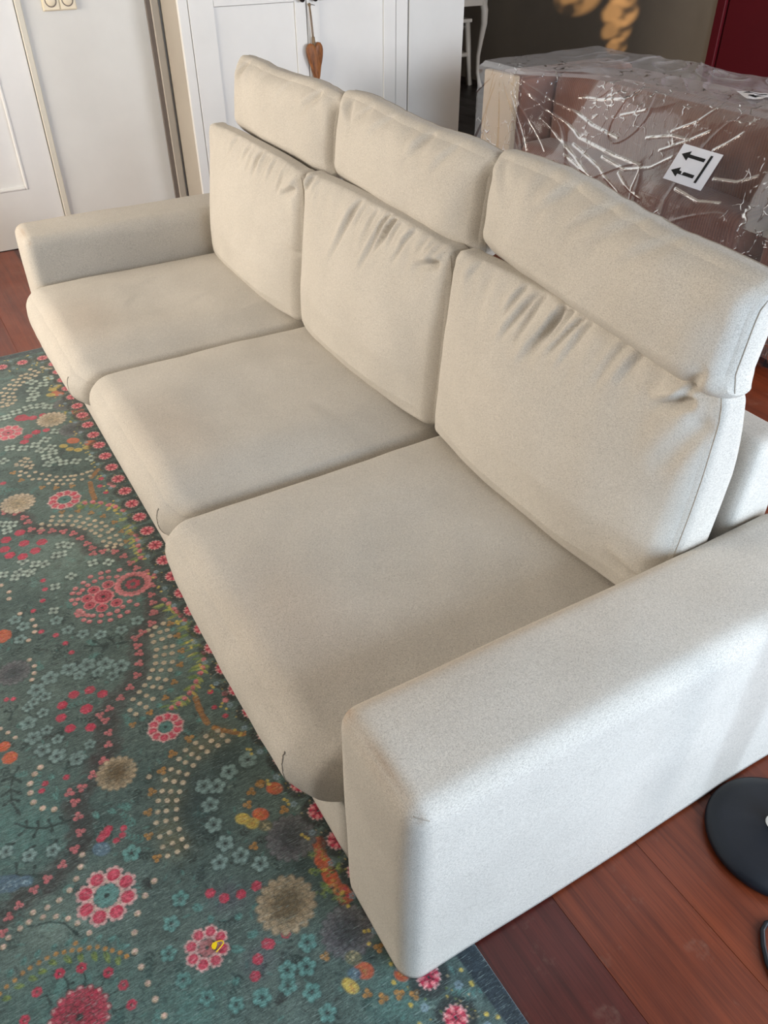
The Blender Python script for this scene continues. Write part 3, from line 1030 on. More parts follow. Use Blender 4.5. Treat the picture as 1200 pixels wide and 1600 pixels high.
RUG_MOTIFS = {
    'pinkdot': '-1315,-212,8.5_-1315,-184,8.6_-1312,-165,8.6_-1302,-136,8.6_-1301,-235,8.4_-1291,-207,8.4_-1295,-188,8.5_-1287,-170,8.5_-1279,-150,8.5_-1284,-227,8.3_-1288,-259,8.3_-1273,-244,8.3_-1273,-270,8.2_-1264,-255,8.2_-1248,-278,8.1_-1243,-263,8.1_-1229,-274,8_-1197,-269,7.9_-1192,-279,7.9_-1178,-265,7.8_-1166,-148,8.1_-1144,-135,8_-1155,-169,8_-1148,-185,7.9_-1129,-163,7.9_-1125,-185,7.8_-1145,-205,7.9_-1152,-226,7.8_-1161,-246,7.8_-1200,-272,7.9_-1187,-265,7.9_-1181,-278,7.8_-1170,-256,7.8_-1162,-244,7.8_-1151,-226,7.8_-1147,-207,7.9_-1146,-186,7.9_-1130,-164,7.9_-1124,-185,7.8_-1123,-210,7.8_-1131,-235,7.7_-1145,-258,7.7_-1158,-269,7.8',
    'daisy': '-1219,-203,28.5_-1259,-179,16.7_-1257,-218,16.5_-1233,-241,16.2_-1178,-179,16.1_-1178,-217,15.9_-1204,-242,16',
    'ringlet': '-1228,-121,46',
    'crim': '-925,-350,16.8_-920,-314,16.9_-893,-292,16.8_-907,-380,16.5_-872,-391,16.1_-832,-380,15.8_-812,-340,15.8_-868,-335,19.6_-1612,-341,21.1_-1598,-382,20.8_-1555,-340,20.6_-1535,-295,20.7_-1556,-393,20.4_-1521,-385,20.1_-1497,-355,20_-1505,-319,20.3_-1365,-327,10.5_-1327,-330,10.4_-1285,-345,10.1_-1259,-374,9.9_-1896,-338,13.2_-1171,-372,10.4_-1140,-343,10.4_-1100,-329,10.2_-1061,-323,10_-319,-244,13.3_-297,-225,13.2_-288,-195,13.2_-288,-164,13.4_-182,-190,13.4_-166,-214,13.1_-142,-229,12.8_-181,-153,12.5_-178,-185,12.3_-2283,-210,31.6_-2272,-199,22.1_-2262,-175,22.1_-2157,-184,21.2_-2142,-214,21_-2114,-231,20.7_-2263,-140,17.5_-2153,-151,16.8_-1764,-64,12.1_-1725,-78,11.8_-1682,-71,11.6_-771,-73,9.3_-724,-81,9_-688,-68,8.9_-716,-459,9.3_-702,-469,9.2_-709,-417,9.4_-989,-488,8.3_-983,-474,8.3_-538,-382,14.5_-545,-373,12_-532,-391,11.8_-532,-346,9.3_-518,-352,9.2_-513,-366,9.2',
    'rose': '-749,-45,8.4_-730,-51,8.3_-1723,-47,10.6_-1704,-43,10.5',
    'orange': '-1205,-461,24.4_-820,-511,16.5_-857,-517,13.8',
    'bud': '-318,-519,9.1_-308,-484,9.2_-277,-446,9.2_-243,-429,9_-206,-426,8.8_-307,-559,8.9_-273,-586,8.6',
    'beige': '-762,-459,7.4_-751,-473,7.3_-732,-486,7.2_-709,-490,7.1_-683,-489,7_-660,-476,6.9_-645,-456,6.9_-517,-431,6.4_-494,-440,6.3_-474,-453,6.2_-458,-469,6.1_-449,-490,6_-446,-512,5.9_-450,-537,5.9_-436,-547,5.8_-432,-563,5.7_-432,-523,5.8_-421,-502,5.8_-406,-484,5.8_-389,-471,5.8_-361,-457,5.7_-426,-584,5.7_-414,-595,5.6_-376,-350,6.6_-351,-372,6.4_-320,-387,6.3_-288,-396,6.1_-257,-394,6_-225,-392,5.8_-194,-389,5.7_-162,-384,5.6_-395,-327,6.8_-1265,-406,7.1_-1226,-383,7_-1200,-381,6.9_-1179,-387,6.8_-1157,-406,6.7_-1089,-417,6.5_-1062,-411,6.4_-1039,-416,6.3_-1021,-425,6.2_-910,-515,5.7_-891,-502,5.6_-869,-491,5.6_-1403,-429,7.5_-1365,-415,7.4_-1338,-420,7.3',
    'amber': '-336,-615,4_-342,-602,4_-346,-588,4.1_-351,-574,4.1_-353,-561,4.1_-354,-546,4.1_-355,-532,4.2_-354,-517,4.2_-350,-504,4.2_-346,-491,4.2_-340,-479,4.2_-355,-483,4.3_-335,-464,4.2_-329,-451,4.2_-319,-440,4.2_-310,-430,4.2_-299,-419,4.2_-287,-411,4.2',
    'cream': '-1042,-97,7.7_-1040,-119,7.6_-1038,-138,7.6_-1015,-96,7.6_-1017,-114,7.6_-1015,-135,7.5_-990,-97,7.5_-991,-117,7.5_-992,-138,7.4_-955,-102,7.4_-960,-119,7.3_-963,-140,7.3_-933,-111,7.3_-938,-129,7.2_-943,-149,7.2_-905,-119,7.1_-913,-138,7.1_-921,-156,7.1_-883,-132,7_-894,-151,7_-905,-169,7_-859,-151,6.9_-872,-166,6.9_-884,-183,6.9_-842,-169,6.8_-854,-184,6.8_-868,-199,6.8_-855,-216,6.7_-836,-205,6.7_-819,-195,6.7_-841,-235,6.6_-821,-225,6.6_-804,-216,6.6_-814,-250,6.5_-796,-242,6.5_-1641,-241,8_-1631,-218,8.1_-1616,-194,8.1_-1599,-171,8_-1577,-153,8_-1557,-138,8_-1537,-123,7.9_-1623,-249,8_-1608,-227,8_-1597,-206,8_-1583,-186,8_-1564,-170,7.9_-1545,-155,7.9_-1528,-142,7.9_-1514,-116,7.9_-1490,-105,7.8_-1585,-223,7.9_-1569,-200,7.9_-1551,-184,7.9_-1533,-172,7.8_-1515,-159,7.8_-1503,-133,7.8_-1483,-118,7.8_-1456,-102,7.7_-1621,-277,7.9_-1599,-283,7.8_-1603,-259,7.9_-1595,-240,7.9_-1496,-152,7.7_-1477,-143,7.7_-1454,-122,7.7_-1430,-100,7.6_-1448,-141,7.6_-1432,-127,7.6_-1418,-115,7.5_-1407,-101,7.5_-1422,-139,7.5_-1406,-122,7.5_-1404,-142,7.4_-1393,-130,7.4_-1895,-259,7.6_-1908,-237,7.6_-1886,-221,7.6_-1866,-202,7.6_-1846,-184,7.5_-1833,-162,7.5_-1827,-144,7.5_-1823,-131,7.6_-1820,-110,7.6_-1823,-93,7.6_-1823,-80,7.6_-1871,-253,7.5_-1863,-234,7.5_-1849,-216,7.5_-1834,-199,7.5_-1821,-179,7.5_-1809,-157,7.5_-1803,-140,7.5_-1790,-118,7.5_-1796,-91,7.5_-1955,-257,7.7_-1940,-246,7.7_-1936,-277,7.6_-1920,-264,7.6_-1979,-282,7.8_-1914,-284,7.6_-1822,-214,7.4_-1805,-193,7.4_-1795,-175,7.4_-1785,-152,7.4_-2645,-107,9.8_-2623,-95,9.8_-2602,-85,9.7_-2613,-129,9.7_-2598,-112,9.7_-2580,-100,9.6_-2609,-148,9.6_-2586,-160,9.6_-2583,-137,9.6_-2571,-125,9.6_-2589,-181,9.5_-2564,-172,9.5_-2552,-151,9.5_-2557,-200,9.4_-2543,-185,9.4_-2533,-168,9.4_-2536,-221,9.3_-2521,-205,9.3_-2507,-188,9.3_-2508,-238,9.2_-2494,-221,9.1_-2482,-202,9.1_-2479,-235,9.1_-2460,-219,9_-2450,-202,9_-2450,-240,9_-2436,-224,9_-2424,-204,9_-2432,-249,8.9_-2415,-235,8.9_-2405,-218,8.9_-2399,-253,8.8_-2397,-235,8.8_-2640,-63,9.9_-2622,-51,9.9_-2613,-36,9.9_-2009,-250,7.6_-2000,-242,7.6_-1999,-265,7.6_-1986,-254,7.6_-1977,-239,7.6_-1987,-281,7.5_-1971,-266,7.5_-1957,-253,7.5_-1954,-237,7.5_-658,-98,6.7_-658,-126,6.7_-641,-94,6.7_-640,-120,6.6_-622,-89,6.6_-621,-112,6.6_-653,-152,6.6_-635,-145,6.6_-618,-138,6.5_-646,-177,6.5_-629,-169,6.5_-612,-160,6.4_-631,-197,6.4_-616,-188,6.4_-600,-176,6.4_-615,-220,6.3_-600,-208,6.3_-586,-195,6.3_-596,-239,6.2_-583,-224,6.2_-571,-209,6.2_-574,-253,6.1_-564,-238,6.1_-554,-222,6.1_-556,-267,6_-547,-251,6_-538,-234,6_-532,-276,5.9_-525,-260,5.9_-518,-241,5.9_-510,-286,5.8_-504,-268,5.8_-498,-249,5.8_-477,-289,5.7_-476,-270,5.7_-473,-251,5.7_-453,-291,5.6_-451,-272,5.6_-450,-253,5.6_-430,-289,5.5_-429,-270,5.5_-430,-251,5.6_-621,-266,6.2',
    'trioo': '-651,-205,12.1_-621,-238,11.7_-583,-272,11.3_-541,-293,10.9_-490,-308,10.5_-437,-308,10.2_-671,-160,12.4_-486,-70,11.5_-478,-94,11.3_-454,-112,11.1_-364,-137,10.3_-486,-71,11.4_-406,-53,11_-110,-110,9.9_-75,-22,10_-20,-76,9.4_0,-57,10.4_8,-30,10.4_22,-7,10.4_-1811,-237,11.8_-1786,-199,11.8_-1770,-154,11.8_-1885,-285,12_-1941,-299,12.2_-1650,-212,11.1_-1631,-169,11.1_-1601,-137,11.1_-1566,-110,11_-1521,-90,10.8_-1467,-84,10.6_-1414,-85,10.4_-1443,-63,10.5_-1033,-82,11.6_-983,-80,11.3_-929,-88,10.9_-887,-106,10.6_-842,-136,10.3_-808,-169,10_-784,-213,9.7_-771,-257,9.5',
    'trio': '-710,-338,12.7_-686,-367,12.4_-667,-395,12.1_-668,-420,12_-640,-416,11.8_-604,-418,11.6_-567,-423,11.3_-536,-441,11_-516,-469,10.7_-502,-500,10.5_-493,-526,10.3_-477,-557,10.1_-464,-577,9.9_-440,-591,9.7_-1093,-107,13.8_-1058,-123,13.5_-1039,-153,13.2_-1029,-173,13.1_-1000,-177,12.9_-974,-180,12.7_-942,-190,12.5_-908,-206,12.2_-880,-231,11.9_-860,-259,11.7_-843,-290,11.4_-835,-313,11.3_-814,-307,11.2_-777,-309,11_-746,-318,10.7_-711,-339,10.4_-1737,-360,14.8_-1717,-332,14.8_-1681,-316,14.6_-1652,-310,14.5_-1611,-309,14.2_-1587,-287,14.1_-1573,-258,14.2_-1553,-230,14.1_-1529,-207,14.1_-1496,-194,13.9_-1462,-184,13.7_-1435,-177,13.6_-1409,-180,13.4_-1405,-155,13.5_-1387,-126,13.5_-1354,-109,13.4_-1316,-101,13.2_-1286,-93,13_-1256,-75,12.9_-1228,-64,12.8_-1196,-78,12.5_-1161,-91,12.3_-1130,-97,12.1_-1094,-105,11.8',
    'pinkbead': '-1662,-141,7.6_-1653,-119,7.6_-1637,-99,7.6_-1614,-81,7.5_-1594,-66,7.5_-1565,-50,7.4_-1427,-52,7_-1404,-55,6.9_-1379,-61,6.8_-1354,-64,6.8_-1324,-70,6.7_-1126,-67,6.5_-1105,-62,6.4_-1079,-56,6.3_-1063,-52,6.3_-1047,-49,6.3_-1028,-45,6.2_-895,-44,5.8_-874,-51,5.7_-851,-62,5.6_-838,-73,5.6_-818,-91,5.5_-804,-104,5.4_-793,-116,5.4_-784,-131,5.3_-777,-149,5.3_-773,-166,5.2',
    'band': '-1753,-374,17.3_-1717,-332,17.2_-1665,-314,16.9_-1606,-306,16.5_-1590,-279,16.5_-1563,-228,16.6_-1511,-194,16.3_-1430,-180,15.8_-1389,-123,15.8_-1308,-97,15.3_-1233,-68,14.9_-1130,-97,14.1_-1071,-112,13.6/-1116,-98,18_-1058,-123,17.3_-1033,-162,16.9_-961,-180,16.2_-908,-206,15.7_-880,-231,15.3_-850,-280,14.8_-833,-309,14.5_-797,-307,14.3_-739,-320,13.7_-711,-339,13.4_-678,-342,13.1/-707,-354,16.3_-664,-392,15.7_-640,-417,15.3_-585,-416,14.8_-544,-427,14.3_-519,-451,14_-499,-499,13.5_-485,-549,13.1_-464,-594,12.7',
    'trunk': '-771,-109,6.7_-733,-113,6.5_-689,-111,6.4/-671,-102,5.5_-652,-87,5.5_-621,-52,5.5/-1759,-100,7.9_-1706,-108,7.8_-1666,-110,7.6/-1786,-89,6.7_-1820,-59,6.9',
    'flower': '-1002,-300,21.3_-982,-261,21.3_-956,-230,21.3_-1009,-341,21.1_-1005,-386,20.8_-984,-422,20.3_-895,-458,19.1_-848,-456,18.6_-805,-445,18.2_-774,-420,18.1_-745,-384,18_-941,-449,13.9_-908,-423,13.8_-964,-284,14.9_-935,-256,14.8_-978,-325,14.8_-953,-408,14.2_-817,-411,13.2_-767,-353,13_-855,-426,13.4_-1213,-407,16.3_-1171,-423,15.9_-1249,-421,16.5_-1143,-313,16.2_-1110,-283,16_-1085,-245,16_-1074,-196,16.2_-1086,-151,16.5_-1192,-330,16.5_-951,-435,14.1_-553,-70,19.4_-547,-116,19_-527,-151,18.5_-493,-178,18_-447,-188,17.4_-400,-183,16.9_-357,-167,16.6_-367,-207,16.4_-541,-174,18.5_-555,-70,19.4_-398,-183,16.9_-360,-166,16.6_-325,-140,16.4_-599,-558,14.1_-568,-520,14.1_-555,-478,14.2_-772,-423,16.5_-742,-387,16.4',
    'flowert': '-338,-296,15.5_-302,-325,15_-254,-346,14.4_-199,-338,13.8_-152,-313,13.5_-117,-274,13.4_-109,-235,13.5_-147,-127,16.8_-111,-146,16.3_-100,-187,15.8_-70,-156,15.7_-28,-148,15.3_-105,-232,15.6_-123,-177,16.2',
    'flowerb': '-472,-348,17.9',
    'flowerw': '-1495,-251,16_-1481,-232,16_-1454,-272,15.6_-1452,-257,15.7_-1433,-309,15.3_-1446,-331,15.3_-1418,-348,15_-1434,-376,15_-1417,-390,14.9_-1445,-416,15_-1417,-358,15_-1475,-358,15.4_-1681,-379,16.8_-1665,-352,16.8_-1350,-153,15.4_-1370,-192,15.4_-1345,-257,14.9_-1324,-304,14.6_-1232,-328,13.9_-1640,-371,16.5_-2537,-61,23.1_-2496,-89,22.6_-2474,-133,22.3_-2428,-134,21.9_-2402,-151,21.6_-2337,-134,21.2_-2314,-109,21.2_-2344,-174,21.1_-2334,-217,20.9_-2315,-256,20.5_-2315,-271,20.5_-2129,-124,19.8_-2091,-167,19.3_-2074,-203,19_-2075,-244,18.9_-2098,-281,18.9_-2034,-162,18.9_-1997,-163,18.6_-1982,-187,18.4_-1947,-164,18.3_-1918,-147,18.1_-1904,-110,18.2_-1897,-62,18.3_-1934,-191,18.1_-2031,-194,18.8_-2536,-124,22.8_-2028,-314,18.2',
    'mumgrey': '-344,-66,44.6_-128,-56,43.3_-2301,-43,46_-2112,-69,42.8_-1066,-458,35',
    'mumbeige': '-228,-131,49.7_-665,-323,37.9',
    'mumpale': '-2216,-119,50.2_-1763,-318,50.4',
    'ring': '-413,-412,55.3',
    'ring2': '-229,-284,39',
    'ring3': '-727,-195,39.5_-1709,-191,48.3',
    'ring4': '-2202,-268,48.4',
    'mumcrim': '-231,-506,48.6',
    'zig': '-305,-26,10.4_-274,-34,10.2_-232,-37,9.9_-197,-31,9.7_-183,-29,9.6/-2229,-26,16.1_-2173,-17,15.8',
    'green': '-292,-50,12.8_-259,-59,12.4_-220,-56,12.1_-238,-24,12.4_-218,-58,13.3_-187,-39,13.1_-2230,-41,22.4_-2183,-49,22',
    'ocorange': '-461,-49,14.2_-421,-98,13.6_-55,-63,14_-16,-10,10.7_-2397,-58,20.3_-2036,-87,17.8_-1992,-39,17.6',
    'ocyellow': '-430,-133,12.2_-411,-120,12.1_-50,-96,9.5_-41,-94,9.5_-2398,-83,13.5_-2019,-123,11.7_-1988,-109,11.6_-1970,-86,11.6_-1969,-58,11.6_-2435,-67,13.7_-2450,-44,13.8',
    'olive': '-393,-100,12_-83,-69,12.1',
    'blue': '-59,-80,9.7_-510,-396,14.2_-531,-570,11_-525,-552,11_-518,-536,11.1_-534,-576,17.1_-528,-562,17.1',
    'tealreg': '-635,-520,104.1_-245,-510,97.2_17,-42,56.7_-146,-342,61.3',
    'palereg': '-1453,-264,134_-398,-515,57_-943,-126,81.7_-1548,-166,107.5_-2232,-271,67.3_-2377,-231,71.5',
    'olreg': '-546,-236,30.8_-590,-214,31.9_-630,-155,33.3_-485,-262,29.4_-445,-268,28.6_-641,-107,34.1',
    'darkreg': '-584,-105,48_-514,-192,44.6_-471,-213,43.1_-574,-186,46.4_-283,-77,32.6_-227,-68,31.6_-173,-29,23.8_-72,-37,22.1_-1900,-164,88.4',
    'purreg': '-295,-220,31.1_-161,-212,28.4',
    'bluereg': '-2561,-68,92.9_-2469,-157,88.5',
    'stem': '-786,-499,2.4_-768,-514,2.3_-738,-524,2.3_-706,-528,2.2_-670,-519,2.2/-767,-514,2.3_-769,-537,2.3/-767,-514,2.3_-745,-502,2.3/-738,-524,2.3_-731,-544,2.2/-738,-524,2.3_-716,-507,2.3/-713,-527,2.2_-706,-544,2.2/-713,-527,2.2_-700,-513,2.2/-653,-531,2.2_-629,-510,2.1_-611,-480,2.1_-604,-435,2.2/-631,-512,2.1_-648,-510,2.2/-618,-492,2.1_-635,-491,2.2/-610,-469,2.1_-628,-472,2.2/-630,-512,2.1_-622,-530,2.1/-618,-494,2.1_-603,-506,2.1/-607,-469,2.1_-597,-471,2.1/-605,-444,2.2_-623,-450,2.2/-546,-580,2_-539,-549,2_-512,-507,2/-539,-549,2_-564,-545,2/-524,-522,2_-541,-515,2/-615,-555,2.1_-609,-541,2.1/-582,-524,2.1_-583,-506,2.1/-569,-482,2.1_-573,-465,2.1/-1067,-290,2.4_-1041,-250,2.4_-1026,-195,2.4/-1041,-250,2.4_-1075,-268,2.4/-1039,-248,2.4_-1023,-259,2.4/-1032,-223,2.4_-1062,-228,2.4/-1027,-204,2.4_-1050,-204,2.4/-1052,-274,2.4_-1041,-280,2.4/-963,-486,2.1_-944,-483,2.1_-924,-493,2.1/-944,-483,2.1_-957,-498,2.1/-944,-483,2.1_-958,-469,2.1/-428,-550,1.6_-416,-513,1.6_-401,-492,1.6_-366,-475,1.6/-308,-514,1.5_-296,-510,1.5_-279,-514,1.5/-296,-483,1.5_-287,-482,1.5_-273,-489,1.5/-271,-453,1.5_-260,-463,1.5_-261,-475,1.5/-241,-439,1.5_-238,-459,1.5/-207,-434,1.4_-212,-456,1.4/-294,-557,1.5_-294,-546,1.5_-273,-542,1.4/-292,-511,1.5_-291,-501,1.5/-207,-455,1.4_-223,-457,1.4',
    'leafg': '-325,-460,5.5_-306,-459,5.5/-315,-442,5.5_-291,-440,5.5/-295,-425,5.5_-279,-427,5.4/-343,-505,5.5_-324,-497,5.5/-333,-481,5.5_-317,-481,5.5/-348,-530,5.5_-335,-519,5.4/-341,-551,5.4_-332,-537,5.4/-339,-567,5.3_-327,-554,5.3/-336,-591,5.3_-328,-575,5.3/-326,-612,5.2_-320,-598,5.2',
    'leaft': '-356,-597,5.3_-368,-587,5.4/-364,-572,5.4_-377,-564,5.5/-365,-550,5.5_-377,-540,5.6/-364,-522,5.6_-372,-512,5.6/-358,-499,5.6_-367,-487,5.6/-348,-475,5.6_-356,-461,5.7/-340,-450,5.6_-347,-438,5.7/-328,-432,5.6_-332,-416,5.7/-309,-421,5.6_-303,-399,5.6/-599,-389,6.8_-578,-383,6.8/-589,-361,6.9_-572,-349,6.8/-586,-330,6.9_-568,-321,6.9/-686,-447,7.1_-664,-447,7/-732,-447,7.3_-718,-440,7.2/-257,-214,8.2_-245,-215,8.1/-313,-280,8.3_-297,-267,8.2/-213,-214,7.9_-206,-197,7.9/-207,-248,7.8_-191,-228,7.8/-158,-259,7.5_-144,-263,7.4/-258,-182,8.3_-243,-178,8.2/-274,-265,8.1_-273,-254,8.1/-1018,-84,9.5_-1002,-84,9.5/-967,-87,9.3_-950,-76,9.2/-914,-102,9_-902,-89,9/-866,-128,8.7_-860,-110,8.7/-823,-159,8.4_-823,-143,8.5/-795,-195,8.2_-791,-181,8.2/-778,-240,8_-774,-225,8/-712,-128,8_-702,-119,8/-1664,-236,8.6_-1666,-220,8.7/-1649,-192,8.7_-1650,-180,8.7/-1625,-151,8.7_-1629,-139,8.7/-1581,-122,8.6_-1590,-111,8.6/-1497,-93,8.3_-1497,-81,8.4/-1438,-90,8.1_-1440,-82,8.2/-1389,-100,7.9_-1392,-88,8',
    'feather': '-1660,-158,6.5_-1648,-175,6.5/-1664,-155,5.5_-1664,-141,5.6/-1651,-144,6.5_-1640,-161,6.5/-1656,-141,5.5_-1655,-127,5.6/-1639,-123,6.5_-1627,-140,6.5/-1643,-120,5.5_-1643,-106,5.6/-1623,-103,6.5_-1612,-120,6.5/-1627,-99,5.5_-1627,-85,5.5/-1601,-84,6.5_-1589,-102,6.4/-1605,-81,5.5_-1604,-67,5.5/-1580,-70,6.4_-1569,-87,6.4/-1585,-66,5.5_-1584,-52,5.5/-1552,-53,6.4_-1543,-74,6.3/-1556,-50,5.4_-1555,-36,5.4/-1523,-50,6.3_-1514,-70,6.3/-1527,-46,5.4_-1526,-32,5.4/-1485,-49,6.2_-1477,-69,6.2/-1489,-45,5.3_-1489,-32,5.3/-1459,-53,6.1_-1451,-73,6.1/-1463,-49,5.2_-1462,-36,5.2/-1426,-58,6.1_-1419,-78,6/-1430,-55,5.1_-1429,-42,5.2/-1401,-62,6_-1393,-82,5.9/-1404,-59,5.1_-1404,-46,5.1/-1375,-66,5.9_-1368,-85,5.9/-1379,-63,5_-1378,-49,5/-1351,-69,5.8_-1343,-89,5.8/-1354,-66,5_-1353,-53,5/-1327,-75,5.8_-1320,-94,5.7/-1331,-72,4.9_-1329,-59,4.9/-1109,-68,5.2_-1108,-95,5.2/-1108,-66,4.8_-1084,-60,4.8/-1080,-63,5.2_-1079,-90,5.1/-1079,-61,4.8_-1056,-55,4.7/-1057,-56,5.1_-1056,-83,5.1/-1056,-55,4.7_-1033,-49,4.7/-1023,-50,5_-1022,-77,5/-1022,-49,4.6_-999,-43,4.6/-1003,-50,5_-1003,-77,4.9/-1002,-49,4.6_-980,-42,4.6/-976,-49,4.9_-976,-76,4.9/-975,-48,4.5_-953,-42,4.5/-951,-51,4.8_-950,-77,4.8/-950,-50,4.5_-928,-44,4.4/-930,-52,4.8_-930,-78,4.8/-929,-50,4.4_-908,-44,4.4/-904,-51,4.7_-904,-76,4.7/-903,-49,4.4_-882,-43,4.3/-881,-54,4.7_-881,-80,4.6/-880,-53,4.3_-859,-47,4.3/-861,-62,4.6_-861,-87,4.6/-860,-60,4.3_-839,-54,4.2/-846,-70,4.6_-846,-95,4.5/-845,-69,4.2_-825,-63,4.2/-831,-84,4.5_-831,-109,4.5/-830,-83,4.2_-810,-77,4.1/-814,-97,4.4_-815,-121,4.4/-814,-96,4.1_-794,-90,4.1/-800,-112,4.4_-801,-136,4.4/-799,-111,4.1_-780,-105,4/-789,-129,4.3_-790,-153,4.3/-789,-127,4_-769,-121,4/-780,-148,4.3_-781,-171,4.3/-780,-146,4_-760,-140,3.9/-777,-165,4.3_-778,-188,4.2/-776,-164,3.9_-757,-157,3.9',
}
LAB_P0, LAB_E1, LAB_E2 = (-1.8440, 2.4084, 0.6870), (0.1975, -0.0007, -0.0010), (-0.0079, -0.0727, -0.1225)
LAT_P0, LAT_E1, LAT_E2 = (-1.8430, 2.6390, 0.8500), (0.1380, 0.0610, 0.0000), (0.1140, -0.0700, 0.0000)
FILM_FOLDS = [[(-2.745, 0.780), (-2.626, 0.687), (-2.397, 0.606), (-2.152, 0.584), (-1.998, 0.580)],
              [(-2.724, 0.787), (-2.584, 0.712), (-2.363, 0.661), (-2.187, 0.644)],
              [(-2.780, 0.736), (-2.719, 0.623), (-2.652, 0.510)],
              [(-2.756, 0.726), (-2.661, 0.617), (-2.554, 0.527)],
              [(-2.626, 0.648), (-2.513, 0.586), (-2.346, 0.529), (-2.189, 0.473)],
              [(-2.414, 0.578), (-2.201, 0.529), (-2.049, 0.467)],
              [(-2.216, 0.567), (-2.064, 0.550), (-1.945, 0.581), (-1.869, 0.635)],
              [(-2.508, 0.744), (-2.384, 0.752), (-2.249, 0.777)],
              [(-2.235, 0.718), (-2.118, 0.756)],
              [(-1.946, 0.643), (-1.850, 0.690), (-1.766, 0.742)],
              [(-1.705, 0.689), (-1.659, 0.725), (-1.623, 0.761)],
              [(-1.634, 0.607), (-1.536, 0.617), (-1.466, 0.653)],
              [(-1.773, 0.543), (-1.645, 0.528), (-1.549, 0.544)],
              [(-2.087, 0.533), (-1.978, 0.485), (-1.919, 0.473)],
              [(-2.042, 0.670), (-1.925, 0.698), (-1.826, 0.699)],
              [(-1.991, 0.572), (-1.978, 0.485), (-1.974, 0.394)],
              [(-1.937, 0.712), (-1.846, 0.760), (-1.774, 0.837)],
              [(-2.439, 0.536), (-2.234, 0.489), (-2.123, 0.448)]]

# ------------------------------------------------------------ printed rug
RX0, RX1, RY0, RY1 = -2.822, 0.42, -1.36, 0.126
STEP = 0.0024
xs = np.concatenate([np.arange(RX0, 0.16, STEP), np.arange(0.16, RX1, 0.008)])
ysf = np.concatenate([np.arange(RY0, -0.72, 0.010), np.arange(-0.72, RY1, STEP)])


def bend(x):
    return 0.058 * np.maximum(x + 0.78, 0)


def vnoise(X, Y, scale, seed, octs=3):
    rs = np.random.RandomState(seed)
    out = np.zeros(np.broadcast(X, Y).shape)
    a, tot = 1.0, 0.0
    for o in range(octs):
        tab = rs.rand(64, 64)
        gx, gy = X * scale, Y * scale
        ix, iy = np.floor(gx).astype(int), np.floor(gy).astype(int)
        fx, fy = gx - ix, gy - iy
        fx, fy = fx * fx * (3 - 2 * fx), fy * fy * (3 - 2 * fy)
        t = lambda i, j: tab[i % 64, j % 64]
        out += a * (t(ix, iy) * (1 - fx) * (1 - fy) + t(ix + 1, iy) * fx * (1 - fy) + t(ix, iy + 1) * (1 - fx) * fy + t(ix + 1, iy + 1) * fx * fy)
        tot += a
        a *= 0.55
        scale *= 2.1
    return out / tot


